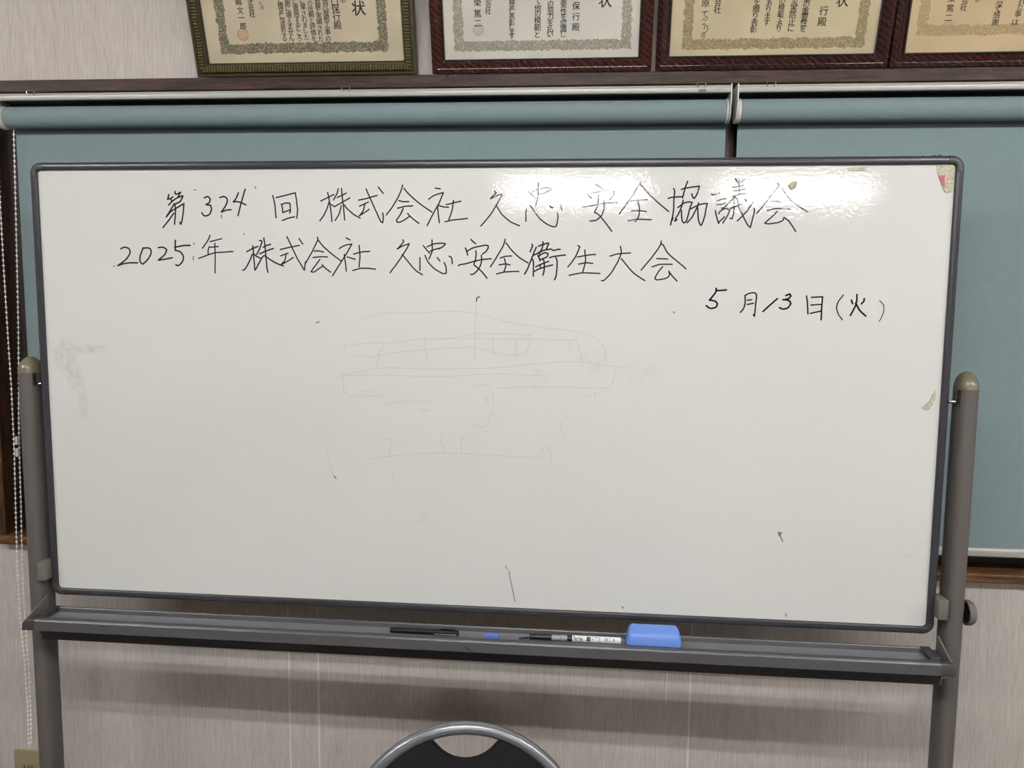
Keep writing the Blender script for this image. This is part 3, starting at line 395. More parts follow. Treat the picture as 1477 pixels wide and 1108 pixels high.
STROKES['faint'] = ['147 -434 2959 -409 2967 -384 2975 -358 2981 -323 2982 -277 2981 -232 2981 -184 2984 -132 2989 -88 2991 -52 2990 -17 2987 19 2982 56 2973 95 2962 134 2952 181 2944 235 2937 283 2931 327 2926 371 2923 406 2918 435 2911 463 2901 484 2891 499 2879 511 2863 520 2848 523 2835 524 2820 525 2805;147 18 3047 18 3023 17 2998 16 2973 15 2931 14 2868 12 2805;147 -511 2820 -510 2831 -510 2842 -510 2847 -498 2849 -469 2855 -441 2859 -404 2861 -352 2862 -305 2865 -265 2870 -226 2876 -187 2881 -136 2883 -72 2884 -8 2885 68 2885 157 2885 231 2885 290 2885 348 2884 406 2883;147 -180 2902 -183 2890 -186 2877 -187 2865 -184 2844 -178 2819 -174 2803 -171 2796 -168 2791 -165 2785;147 -468 2811 -446 2809 -425 2806 -405 2806 -387 2809 -369 2815 -350 2819 -317 2824 -265 2830 -214 2835 -145 2841 -59 2848 1 2850 36 2844 70 2836 99 2829 129 2825 158 2821 179 2821 194 2825 209 2832 219 2839 223 2848 225 2859 227 2870;147 -350 2847 -357 2840 -363 2834 -369 2826 -372 2810 -376 2785 -380 2759;147 -549 2722 -520 2729 -490 2737 -461 2744 -427 2751 -389 2759 -351 2764 -309 2765 -262 2763 -214 2762 -122 2764 9 2767 100 2771 144 2776 188 2782 233 2787 291 2793 359 2799 408 2801 437 2799 466 2795 495 2791 529 2787 568 2783 608 2778;147 -521 2729 -480 2731 -438 2733 -397 2734 -324 2733 -219 2732 -124 2732 -49 2736 26 2743 100 2747 174 2746 248 2744 321 2742;147 -518 2725 -517 2701 -516 2676 -513 2661 -507 2655 -499 2650 -490 2646 -462 2646 -411 2649 -361 2651;147 -453 2667 -388 2676;147 -160 2878 -130 2880 -100 2882 -70 2886 -41 2892 -11 2899 19 2905 88 2905 183 2903 231 2901 229 2898 223 2892 218 2886;147 83 2890 87 2824;147 170 2883 175 2817;147 179 2883 182 2812;147 385 2838 385 2853 385 2869 387 2880 395 2884 405 2888 411 2889 415 2873 424 2838 434 2803;147 560 2779 560 2764 560 2749 557 2735 551 2721 542 2709 532 2700 488 2697 405 2699 322 2700 250 2698 175 2695 100 2691;147 -343 2618 -324 2621 -306 2625 -288 2628 -256 2630 -208 2631 -160 2632;147 -204 2603 -200 2599 -196 2595 -192 2593 -186 2594 -178 2597 -169 2601;147 15 2703 29 2705 43 2706 56 2704 66 2696 76 2685 83 2673 86 2660 87 2644 87 2629;147 69 2662 65 2657 60 2651 58 2646 60 2640 65 2633 70 2626;147 79 2597 76 2582 74 2568 70 2556 64 2547 56 2538 48 2533 38 2535 27 2540 16 2546;147 79 2593 103 2577;147 -353 2478 -341 2478 -328 2479 -323 2479 -324 2465 -327 2435 -331 2405;147 -115 2505 -118 2496 -120 2488 -121 2479 -118 2466 -111 2448 -104 2430;147 -27 2495 -32 2488 -36 2480 -40 2472 -40 2460 -39 2444 -38 2427;147 276 2449 287 2455 298 2461 303 2463 306 2456 312 2441 317 2428 317 2417 316 2407 315 2396;147 381 2581 369 2569 357 2557 350 2545 354 2532 364 2519 373 2505;147 -409 2394 -360 2402 -311 2410 -261 2416 -211 2421 -158 2425 -106 2427 -42 2426 33 2424 102 2422 162 2420 222 2419 281 2418;147 -588 2440 -586 2418 -585 2396 -582 2375 -576 2355 -568 2335 -559 2315;147 449 2663 514 2686;147 484 2681 487 2659;147 -317 2350 -319 2342 -322 2334 -322 2327 -319 2323 -313 2320 -308 2316;134 1667 2086 1675 2078 1684 2070 1688 2066 1694 2072 1707 2086 1721 2099']
STROKES['mark'] = ['200 32 3048 28 3046 24 3045 21 3043 20 3039 20 3035 20 3030;200 -561 2320 -552 2309;200 -624 2939 -613 2943;174 1202 2150 1207 2149 1213 2148 1215 2148 1213 2145 1209 2139 1207 2136 1206 2138 1205 2143 1203 2148;174 1208 2139 1221 2114;174 776 2997 780 2992;174 609 1825 616 1818;174 1245 1826 1247 1814;134 155 1951 158 1936 161 1921 164 1905 169 1884 175 1855 182 1825;134 141 1973 150 1957;161 -1115 3460 -1107 3460;161 -863 3472 -860 3464;161 -1122 3253 -1122 3245;161 -1125 3200 -1128 3184;161 -1466 3158 -1458 3159;161 -915 3289 -913 3285;161 -1005 3362 -1003 3349']

def write(name, chunk, M, label=None, kind=None):
    bm = bmesh.new(); YS = -0.00868
    for st in chunk.split(';'):
        v = list(map(int, st.split())); wd = v[0]/100000.0; P = [(v[i]/2000.0, v[i+1]/2000.0) for i in range(1, len(v), 2)]
        h = wd/2
        for i in range(len(P)):
            x, z = P[i]
            vs = [bm.verts.new((x+math.cos(PI*k/4)*h, YS, z+math.sin(PI*k/4)*h)) for k in range(8)]; bm.faces.new(vs)
            if i:
                a = Vector(P[i-1]); b = Vector(P[i]); t_ = (b-a)
                if t_.length < 1e-6: continue
                t_.normalize(); n_ = Vector((-t_.y, t_.x))*h
                bm.faces.new([bm.verts.new((q.x, YS, q.y)) for q in (a+n_, a-n_, b-n_, b+n_)])
    for f in bm.faces:
        f.normal_update()
        if f.normal.y > 0: f.normal_flip()
    me = bpy.data.meshes.new(name); bm.to_mesh(me); bm.free(); me.materials.append(M)
    o = bpy.data.objects.new(name, me); COL.objects.link(o); o.parent = wb; tag(o, label, kind=kind)
for key, M_, lb in (('first', M_INK, None), ('second', M_INK, None), ('date', M_INK2, 'blacker handwritten character of the date')):
    for chunk in STROKES[key]: write('handwritten_character', chunk, M_, lb)
write('wiped_drawing', STROKES['faint'][0], M_INKF, 'faint wiped pen lines in the middle of the board', 'stuff')
write('pen_speck', STROKES['mark'][0], M_INKM, 'small stray pen specks', 'stuff')
# tape remains
def tape(name, outline, M, label, th=0.0006, wrinkle=0.0):
    bm = bmesh.new(); c = sum((Vector(p) for p in outline), Vector((0, 0)))/len(outline)
    n = len(outline)
    def ring(f, y): return [bm.verts.new((c.x+(p[0]-c.x)*f, y-(random.random()*wrinkle), c.y+(p[1]-c.y)*f)) for p in outline]
    R = [ring(1.0, -0.0085), ring(1.0, -0.0085-th), ring(0.66, -0.0085-th*1.3), ring(0.33, -0.0085-th)]
    for q in range(3):
        for i in range(n): bm.faces.new((R[q][i], R[q][(i+1) % n], R[q+1][(i+1) % n], R[q+1][i]))
    bm.faces.new(R[3]); tag(finish(name, bm, M, wb), label)
def tape_mat(name, rgb, alpha):
    M = mat(name, rgb, 0.3, Alpha=alpha); t = NT(M); f = t.noise(t.coord((1, 1, 1)), 260, 4, 0.7)
    t.base(t.ramp(f, [(0.35, tuple(int(x*0.78) for x in rgb)), (0.65, tuple(min(255, int(x*1.08)) for x in rgb))])); t.bump(f, 0.8, 0.003); return M
M_TAPE = tape_mat('old_tape', (214, 206, 180), 0.9); M_TAPE2 = tape_mat('pale_tape', (226, 220, 190), 0.75); M_RED = tape_mat('red_label_scrap', (204, 120, 118), 1.0); M_TEDGE = mat('tape_edge', (150, 142, 112), 0.5)
tape('tape_remnant', [(0.5902, 1.7338), (0.5971, 1.7395), (0.6053, 1.7418), (0.6074, 1.7366), (0.6035, 1.7282), (0.5977, 1.7247), (0.5928, 1.7283)], M_TEDGE, 'torn yellowed sticker scrap near the top')
tape('tape_remnant', [(0.5928, 1.7338), (0.5975, 1.7376), (0.6040, 1.7392), (0.6052, 1.7360), (0.6018, 1.7302), (0.5979, 1.7278), (0.5945, 1.7300)], M_TAPE, 'pale centre of the torn sticker scrap', th=0.0012)
tape('tape_remnant', [(0.6953, 1.7651), (0.7130, 1.7656), (0.7309, 1.7661), (0.7300, 1.7599), (0.7130, 1.7590), (0.6968, 1.7588)], M_TAPE, 'narrow yellowed tape strip under the top frame', wrinkle=0.0006)
tape('tape_remnant', [(0.8514, 1.7675), (0.866, 1.7685), (0.8795, 1.7685), (0.883, 1.764), (0.8826, 1.745), (0.8824, 1.7227), (0.876, 1.7195), (0.8700, 1.7201), (0.8625, 1.735), (0.8571, 1.7486)], M_TAPE, 'crumpled yellowed tape in the top right corner', wrinkle=0.0012, th=0.001)
tape('tape_remnant', [(0.8561, 1.7503), (0.8671, 1.7502), (0.8685, 1.7276), (0.8645, 1.7308)], M_RED, 'red scrap under the corner tape', th=0.0022)
tape('tape_remnant', [(0.8740, 1.3577), (0.8777, 1.3495), (0.8740, 1.3329), (0.8630, 1.3195), (0.8530, 1.3235), (0.8659, 1.3361), (0.8700, 1.3469)], M_TAPE2, 'curled clear tape scrap at the right edge', wrinkle=0.0004)
bm = bmesh.new(); bm_sweep(bm, [(0.8715, -0.0093, 1.3500), (0.8700, -0.0096, 1.3469), (0.8659, -0.0098, 1.3361), (0.8530, -0.0096, 1.3240), (0.8580, -0.0096, 1.3212), (0.8630, -0.0096, 1.3195), (0.8680, -0.0096, 1.3250)], 0.0005, 5); tag(finish('tape_edge', bm, mat('tape_edge_dark', (150, 140, 134), 0.5), wb), 'dirty edge of the tape scrap')
bm = bmesh.new()
for x, l, hgt in ((0.8555, 0.008, 0.003), (0.845, 0.012, 0.0012), (0.8275, 0.002, 0.0016)):
    bm_prism(bm, [(x-l/2, 1.7845), (x+l/2, 1.7845), (x+l/2, 1.7855+hgt), (x+l/4, 1.7855+hgt*0.8), (x-l/2, 1.7852)], -0.009, -0.004, axis='y')
tag(finish('tape_scrap', bm, M_BLACK, wb), 'black tape scraps on the top frame')
bm = bmesh.new()
for a, b in (((0.0035, 0.8565), (0.0150, 0.8475)), ((-0.735, 0.8600), (-0.727, 0.8625)), ((-0.030, 0.8575), (-0.0285, 0.857))):
    bm_sweep(bm, [(a[0], -0.1010-(0.866-a[1])*0.095-0.0006, a[1]), (b[0], -0.1010-(0.866-b[1])*0.095-0.0006, b[1])], 0.0006, 5)
tag(finish('tray_scratch', bm, M_DARK, wb), 'small dark scratches on the tray front', kind='stuff')

# ------------------------------------------------------------------ things in the tray (board coordinates -> world)
def on_board(name, label, cat, x, y, z, rz=0.0):
    e = empty(name, label, cat); M4 = MB @ Matrix.Translation((x, y, z)) @ Matrix.Rotation(rz, 4, 'Z')
    e.location = M4.to_translation(); e.rotation_euler = M4.to_euler(); return e
TZ = 0.8604
er = on_board('board_eraser', 'blue rounded block eraser at the right of the pen tray', 'eraser', 0.3635, -0.0610, TZ)
M_BLUE = mat('eraser_blue', (104, 140, 214), 0.38); t = NT(M_BLUE); t.bump(t.noise(t.coord((1, 1, 1)), 400, 2), 0.1, 0.0003)
bm = bmesh.new(); rows = []
for z, hx, y0, y1 in ((0.005, 0.0525, -0.0205, 0.0190), (0.010, 0.0525, -0.0205, 0.0190), (0.020, 0.0505, -0.0190, 0.0180), (0.0255, 0.0490, -0.0170, 0.0172), (0.0290, 0.0475, -0.0120, 0.0165), (0.0325, 0.0455, -0.0040, 0.0150), (0.0345, 0.0430, 0.0040, 0.0125), (0.0350, 0.040, 0.0060, 0.0100)):
    pts = []; r = 0.0085 if z < 0.0345 else 0.004
    r = min(r, (y1-y0)/2*0.95)
    for (cx_, cy_, a0) in ((hx-r, y1-r, 0), (-hx+r, y1-r, PI/2), (-hx+r, y0+r, PI), (hx-r, y0+r, 1.5*PI)):
        for k in range(6): a = a0+PI/2*k/5; pts.append((cx_+math.cos(a)*r, cy_+math.sin(a)*r, z))
    rows.append([bm.verts.new(p) for p in pts])
n = len(rows[0])
for q in range(len(rows)-1):
    for i in range(n): bm.faces.new((rows[q][i], rows[q][(i+1) % n], rows[q+1][(i+1) % n], rows[q+1][i]))
bm.faces.new(rows[0][::-1]); bm.faces.new(rows[-1]); finish('grip', bm, M_BLUE, er, smooth=True, ang=60)
box('felt_pad', -0.050, 0.050, -0.0195, 0.0180, 0.0, 0.0055, mat('felt_blue', (70, 96, 160), 0.9), er, bev=0.001)

VF = {}
def glyph_mesh(ch, offs=0.0):
    key = (ch, offs)
    if key in VF: return VF[key]
    cu_ = bpy.data.curves.new('glyph', 'FONT'); cu_.body = ch; cu_.size = 1.0; cu_.resolution_u = 2; cu_.offset = offs
    ob = bpy.data.objects.new('glyph', cu_); COL.objects.link(ob); bpy.context.view_layer.update()
    dg = bpy.context.evaluated_depsgraph_get(); me = bpy.data.meshes.new_from_object(ob.evaluated_get(dg))
    V = [(v.co.x, v.co.y) for v in me.vertices]; Fc = [tuple(p.vertices) for p in me.polygons]
    bpy.data.objects.remove(ob); bpy.data.curves.remove(cu_); bpy.data.meshes.remove(me)
    VF[key] = (V, Fc); return VF[key]
def text_on(bm, s, place, size, offs=0.0, centre=True, sx=1.0):
    V, Fc = glyph_mesh(s, offs)
    if not V: return
    xs = [v[0] for v in V]; ys = [v[1] for v in V]
    cx_ = (min(xs)+max(xs))/2 if centre else min(xs); cy_ = (min(ys)+max(ys))/2
    vs = [bm.verts.new(place((x-cx_)*size*sx, (y-cy_)*size)) for x, y in V]
    for f in Fc:
        try: bm.faces.new([vs[i] for i in f])
        except ValueError: pass

# black pen with clip
pen = on_board('marker_pen', 'all black pen lying at the left of the pen tray', 'marker', -0.0845, -0.0665, TZ+0.0057, -0.004)
M_PENB = mat('pen_black', (10, 10, 11), 0.5, spec=0.3)
lathe('barrel', [(-0.0675, 0.0036), (-0.067, 0.0052), (0.030, 0.0054), (0.0305, 0.0048)], (0, 0, 0), M_PENB, pen, 'x', 18)
lathe('cap', [(0.0305, 0.0053), (0.031, 0.0057), (0.0690, 0.0053), (0.0705, 0.0034)], (0, 0, 0), M_PENB, pen, 'x', 18)
box('clip', 0.034, 0.062, -0.0015, 0.0015, 0.0054, 0.0078, M_PENB, pen, bev=0.0005)
box('label_band', 0.022, 0.066, -0.0059, -0.0050, -0.0024, -0.0012, mat('pen_print_grey', (150, 150, 150), 0.4), pen)
# small blue magnet block
mg = on_board('magnet', 'small blue rectangular block between the two pens in the tray', 'magnet', 0.0500, -0.0680, TZ)
box('body', -0.0150, 0.0150, -0.0050, 0.0050, 0.0, 0.0085, mat('magnet_blue', (100, 122, 196), 0.4), mg, bev=0.001)
box('end_face', -0.0152, 0.0152, -0.0054, -0.0049, 0.001, 0.0060, mat('magnet_side', (92, 108, 178), 0.5), mg)
# white labelled marker
mk = on_board('marker_pen', 'white labelled whiteboard marker with black cap beside the eraser', 'marker', 0.2250, -0.0670, TZ+0.0064, -0.002)
lathe('cap', [(-0.1010, 0.0040), (-0.1005, 0.0055), (-0.0580, 0.0058), (-0.0575, 0.0048)], (0, 0, 0), M_BLACK, mk, 'x', 18)
M_CLR = mat('grey_sleeve', (140, 142, 142), 0.3)
lathe('sleeve', [(-0.0575, 0.0048), (-0.0570, 0.0056), (-0.0430, 0.0056), (-0.0425, 0.0048), (-0.040, 0.0048), (-0.0395, 0.0058), (-0.0270, 0.0058)], (0, 0, 0), M_CLR, mk, 'x', 18)
lathe('ring', [(-0.0270, 0.0060), (-0.0175, 0.0060)], (0, 0, 0), M_BLACK, mk, 'x', 18)
lathe('barrel', [(-0.0175, 0.0062), (0.0755, 0.0062), (0.0765, 0.0050)], (0, 0, 0), mat('marker_white', (226, 226, 224), 0.35), mk, 'x', 24)
def barrel(x0, zoff, r=0.00635):
    def pl(a, b):
        th = (b+zoff)/r; return (x0+a, -r*math.cos(0.44+th) if True else 0, r*math.sin(0.44+th))
    return pl
M_TXTK = mat('print_black', (20, 20, 22), 0.4); M_TXTB = mat('print_blue', (60, 86, 160), 0.4); M_TXTW = mat('print_white', (235, 235, 235), 0.4)
bm = bmesh.new(); text_on(bm, 'Pentel', barrel(-0.0160, 0.0), 0.0128, 0.02, False, 0.66); finish('printed_text', bm, M_TXTK, mk)
bm = bmesh.new(); pl = barrel(0, 0, 0.00628); n = 8
for x0, x1 in ((0.0105, 0.0180),):
    V = [[bm.verts.new(pl(x, -0.0045+0.009*k/n)) for k in range(n+1)] for x in (x0, x1)]
    for k in range(n): bm.faces.new((V[0][k], V[0][k+1], V[1][k+1], V[1][k]))
finish('printed_panel', bm, M_TXTK, mk)
bm = bmesh.new(); text_on(bm, 'W', barrel(0.0112, 0, 0.0064), 0.0098, 0.01, False, 0.72); finish('printed_text', bm, M_TXTW, mk)
bm = bmesh.new(); text_on(bm, 'HITE', barrel(0.0188, 0), 0.0118, 0.02, False, 0.74); finish('printed_text', bm, M_TXTB, mk)
bm = bmesh.new(); text_on(bm, '100W M', barrel(0.0430, 0), 0.0080, 0.015, False, 0.80); finish('printed_text', bm, M_TXTK, mk)
tipo = on_board('pen_tip', 'tiny black broken clip left of the white marker cap', 'pen part', 0.1135, -0.0680, TZ)
bm = bmesh.new(); bm_sweep(bm, [(-0.009, 0, 0.0022), (-0.003, 0.0005, 0.0026), (0.004, 0.0, 0.0035), (0.009, 0.0, 0.0048)], [0.0021, 0.0014, 0.002, 0.0022], 8); finish('clip', bm, M_BLACK, tipo, smooth=True)

# ------------------------------------------------------------------ roller blinds
RZ, RR, RY = 1.9105, 0.0234, D-0.055
HT, HB = 1.9553, 1.9406           # top and lower edge of the head rail face
hrp = [(D-0.026, HT+0.002), (D-0.076, HT+0.002), (D-0.082, HT+0.0008), (D-0.0850, HT-0.0025), (D-0.0846, HT-0.0040), (D-0.0858, HT-0.0050), (D-0.0862, HB+0.0045), (D-0.0852, HB+0.0012), (D-0.0830, HB), (D-0.0815, HB), (D-0.0815, HB+0.006), (D-0.026, HB+0.006)]
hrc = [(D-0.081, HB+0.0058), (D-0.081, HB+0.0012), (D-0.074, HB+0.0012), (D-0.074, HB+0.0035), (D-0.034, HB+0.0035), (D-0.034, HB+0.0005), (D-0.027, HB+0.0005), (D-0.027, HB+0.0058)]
M_RCH = mat('rail_channel_shaded_grey', (74, 74, 76), 0.5)  # grey rail underside, colour darkened for the shade behind the rail face
CZ = 1.9595
def clip_bm(x):
    bm = bmesh.new(); w_ = 0.0090
    bm_sweep(bm, [(x-w_*0.7, D-0.0866, CZ-0.0085), (x-w_, D-0.0868, CZ-0.001), (x-w_*0.86, D-0.0860, CZ+0.0014), (x+w_*0.86, D-0.0860, CZ+0.0014), (x+w_, D-0.0868, CZ-0.001), (x+w_*0.7, D-0.0866, CZ-0.0085)], 0.0011, 6)
    return bm
SB = 0.9909        # where the sheet enters its bottom rail
def blind(label, x0, x1, b0, b1, sh0, sh1, clips):
    e = empty('roller_blind', label, 'blind', ((x0+x1)/2, RY, 1.9), group=None)
    def fin(name, bm, M, smooth=True):
        bmesh.ops.translate(bm, verts=bm.verts, vec=(-(x0+x1)/2, -RY, -1.9)); return finish(name, bm, M, e, smooth=smooth)
    bm = bmesh.new(); bm_prism(bm, hrp, b0+0.001, b1-0.001); fin('headrail', bm, M_RAILW)
    bm = bmesh.new(); bm_prism(bm, hrc, b0+0.0015, b1-0.0015); tag(fin('rail_channel', bm, M_RCH, False), 'grey underside channel with shade in its colour')
    bm = bmesh.new(); bm_lathe(bm, [(x0, RR-0.004), (x0, RR), (x1, RR), (x1, RR-0.004)], (0, RY, RZ), 'x', 40); fin('fabric_roll', bm, M_FAB)
    bm = bmesh.new(); bm_box(bm, sh0, sh1, RY+RR-0.0006, RY+RR+0.0002, SB, RZ); fin('shade_fabric', bm, M_FAB, False)
    q = RY+RR; z_ = 1.0019; y_ = 0.9816
    bm = bmesh.new(); bm_prism(bm, [(q+0.006, z_-0.001), (q-0.005, z_), (q-0.0085, z_-0.004), (q-0.0095, (z_+y_)/2), (q-0.0080, y_+0.003), (q-0.004, y_), (q+0.006, y_)], sh0-0.002, sh1+0.002); fin('bottom_rail', bm, M_RAILW)
    for b, s in ((b0, 1), (b1, -1)):
        pr_ = [(D-0.030, HT+0.0035), (D-0.084, HT+0.0035), (D-0.0865, HT+0.001), (D-0.0862, RZ+0.012)]
        for k in range(9):
            a = PI+PI*k/8; pr_.append((RY+math.cos(a)*0.0268, RZ+math.sin(a)*0.0258 if k else RZ))
        pr_.append((D-0.027, HT+0.0035))
        bm = bmesh.new(); bm_prism(bm, pr_, b-0.0011, b+0.0011); fin('side_bracket', bm, M_PLW)
        xe = x0 if s > 0 else x1
        bm = bmesh.new(); a_, b_ = sorted((b+s*0.0012, xe)); bm_lathe(bm, [(a_, 0.0220), (a_+0.001, 0.0245), (b_-0.0015, 0.0245), (b_, 0.0220)], (0, RY, RZ), 'x', 36); fin('end_disc', bm, M_PLW)
    for x in clips: fin('mounting_clip', clip_bm(x), M_CLIP)
    return e, fin
bl, finL = blind('teal roller blind on the left with a bead chain', -1.0721, 0.4963, -1.0824, 0.5034, -1.0728, 0.5033, (-0.9945, -0.2922, 0.4427))
br, finR = blind('teal roller blind on the right beyond the brown mullion', 0.5276, 2.1082, 0.5170, 2.1184, 0.5274, 2.1099, (0.5809, 1.4149))
# bead chain of the left blind
CA = [(-1.0879, 1.9034), (-1.0882, 1.883), (-1.0896, 1.774), (-1.0915, 1.6047), (-1.0919, 1.432), (-1.0915, 1.3042), (-1.0943, 1.158), (-1.0976, 1.0756), (-1.1028, 0.942), (-1.1065, 0.8235), (-1.1055, 0.7382), (-1.1018, 0.6348), (-1.1018, 0.5299), (-1.1046, 0.4395), (-1.1041, 0.4283)]
CBp = [(-1.065, 1.9034), (-1.0653, 1.8828), (-1.0701, 1.7129), (-1.0761, 1.5111), (-1.0789, 1.4322), (-1.085, 1.3043), (-1.0888, 1.2396), (-1.0921, 1.1416), (-1.0948, 1.0259), (-1.0975, 0.9423), (-1.0994, 0.8239), (-1.0999, 0.7556), (-1.0985, 0.6868), (-1.0966, 0.6351), (-1.0971, 0.5302), (-1.1008, 0.4395), (-1.1027, 0.4283)]
bm = bmesh.new()
for P, yy in ((CA, RY-0.018), (CBp, RY+0.006)):
    pts = []
    for x, z in P:
        k = max(0.0, min(1.0, (1.90-z)/1.45)); pts.append(Vector((x, yy*(1-k)+(RY-0.004 if P is CA else RY-0.001)*k, z)))
    bm_sweep(bm, pts, 0.0007, 5)
    L = 0.0; nxt = 0.004
    for a, b in zip(pts, pts[1:]):
        seg = (b-a).length
        while nxt <= L+seg:
            c = a+(b-a)*((nxt-L)/seg)
            bmesh.ops.create_icosphere(bm, subdivisions=1, radius=0.0028, matrix=Matrix.Translation(c)); nxt += 0.0117
        L += seg
tag(finL('bead_chain', bm, M_BEAD), 'white looped bead chain', kind='stuff')
for z, x in ((1.1817, -1.0906), (1.1537, -1.0915)):
    bm = bmesh.new(); bm_lathe(bm, [(-0.0100, 0.002), (-0.0085, 0.0038), (0.0085, 0.0038), (0.0100, 0.002)], (x, RY-0.006, z), 'z', 12); finL('chain_connector', bm, M_PLW)
# maker's sticker on the left headrail
bm = bmesh.new(); bm_box(bm, 0.4373, 0.4527, D-0.0866, D-0.0860, 1.9430, 1.9474); finL('sticker', bm, mat('sticker_dark', (84, 84, 84), 0.5), False)
bm = bmesh.new()
for k in range(14):
    x = 0.4544+k*0.0021; bm_box(bm, x, x+0.0010+0.0005*(k % 2), D-0.0865, D-0.0860, 1.9447, 1.9457 if k < 9 else 1.9467)
tag(finL('printed_text', bm, mat('print_grey', (120, 120, 118), 0.5), False), kind='stuff')

# ------------------------------------------------------------------ wall socket
so = empty('wall_socket', 'yellowed beige wall socket plate at the lower left behind the chain', 'socket', (-1.1506, D, 0.3833-0.060))
box('face_plate', -0.035, 0.035, -0.007, 0.0, -0.060, 0.060, painted('socket_beige', (142, 132, 100), 0.4), so, bev=0.002)
M_SOC = painted('socket_insert', (134, 124, 95), 0.4)
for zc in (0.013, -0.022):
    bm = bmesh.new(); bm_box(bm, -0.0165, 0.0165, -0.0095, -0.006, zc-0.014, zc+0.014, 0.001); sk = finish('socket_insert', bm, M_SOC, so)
    for x in (-0.0068, 0.0045, 0.0125): box('slot', x-0.0008, x+0.0008, -0.0098, -0.0092, zc-0.004, zc+0.0085, M_DARK, sk)  # middle dark line paints the bead chain's shadow, outer two are slots

# ------------------------------------------------------------------ framed certificates
M_ANT = mat('antique_gold', (70, 62, 32), 0.45, metal=0.3); t = NT(M_ANT); f = t.noise(t.coord((1, 1, 1)), 420, 4, 0.7); t.base(t.ramp(f, [(0.34, (24, 19, 10)), (0.70, (78, 70, 38))])); t.bump(f, 0.6, 0.0015)
M_ANT2 = mat('antique_gold_relief', (104, 94, 52), 0.4, metal=0.3); t = NT(M_ANT2); f = t.noise(t.coord((1, 1, 1)), 500, 3, 0.7); t.base(t.ramp(f, [(0.3, (52, 44, 22)), (0.7, (124, 112, 64))]))
def mahog(name, c0, c1, rz):
    M = mat(name, c0, 0.16, spec=0.6); t = NT(M)
    wv = t.n('ShaderNodeTexWave', wave_type='BANDS', bands_direction='X'); wv.inputs['Scale'].default_value = 30; wv.inputs['Distortion'].default_value = 3.5; wv.inputs['Detail'].default_value = 3; wv.inputs['Detail Scale'].default_value = 2.0
    t.l(t.coord((1, 1, 1), (0, rz, 0)), wv.inputs['Vector']); n_ = t.noise(t.coord((1, 1, 1)), 90, 3)
    s = t.math('ADD', t.math('MULTIPLY', wv.outputs['Fac'], 0.8), t.math('MULTIPLY', n_, 0.25))
    t.base(t.ramp(s, [(0.2, c1), (0.85, c0)])); return M
M_MA = mahog('mahogany_lacquer', (66, 27, 17), (36, 15, 10), 0.9); M_MB = mahog('dark_mahogany_lacquer', (58, 25, 20), (28, 12, 11), 0.9)
def paper_mat(name, paper, inkc, cx, hw, cy, hh, tw, amt):
    M = mat(name, paper, 0.6, spec=0.2); t = NT(M)
    v = t.coord((1, 1, 1)); sep = t.n('ShaderNodeSeparateXYZ'); t.l(v, sep.inputs[0]); X, Z = sep.outputs[0], sep.outputs[2]
    dx = t.math('SUBTRACT', t.math('ABSOLUTE', t.math('SUBTRACT', X, cx)), hw); dz = t.math('SUBTRACT', t.math('ABSOLUTE', t.math('SUBTRACT', Z, cy)), hh)
    sd = t.math('ABSOLUTE', t.math('MAXIMUM', dx, dz))
    n1 = t.noise(v, 95, 3, 0.6)
    th = t.math('ADD', tw, t.math('MULTIPLY', t.math('SUBTRACT', n1, 0.5), 0.016))
    band = t.math('LESS_THAN', sd, th)
    vo = t.n('ShaderNodeTexVoronoi', feature='DISTANCE_TO_EDGE'); vo.inputs['Scale'].default_value = 210; 
    wn = t.n('ShaderNodeTexNoise'); wn.inputs['Scale'].default_value = 120; t.l(v, wn.inputs['Vector'])
    mx = t.n('ShaderNodeMix', data_type='VECTOR'); mx.inputs[0].default_value = 0.03; t.l(v, mx.inputs[4]); t.l(wn.outputs['Color'], mx.inputs[5]); t.l(mx.outputs[1], vo.inputs['Vector'])
    li = t.math('LESS_THAN', vo.outputs['Distance'], 0.13)
    n2 = t.math('GREATER_THAN', t.noise(v, 300, 3, 0.7), 0.52)
    orn = t.math('MAXIMUM', t.math('MULTIPLY', li, 0.9), t.math('MULTIPLY', n2, 0.75))
    fac = t.math('MULTIPLY', t.math('MULTIPLY', band, orn), amt)
    fac = t.math('ADD', fac, t.math('MULTIPLY', band, amt*0.22), clamp=True)
    g_ = t.noise(v, 9, 3); pc = t.ramp(g_, [(0.3, tuple(int(x*0.95) for x in paper)), (0.7, tuple(min(255, int(x*1.02)) for x in paper))])
    t.base(t.mix(fac, pc, inkc)); return M
M_PRINT = mat('brush_print', (22, 18, 16), 0.6); M_SEALR = mat('red_seal', (206, 142, 110), 0.6); M_SEALG = mat('faint_seal', (178, 172, 156), 0.6); M_SEALP = mat('pink_seal', (190, 150, 128), 0.6); M_SEALB = mat('tan_seal', (172, 154, 116), 0.6)
M_FGL = clear_glass('picture_glass')
M_BACK = mat('backing_board', (120, 98, 70), 0.8)
TXT = []
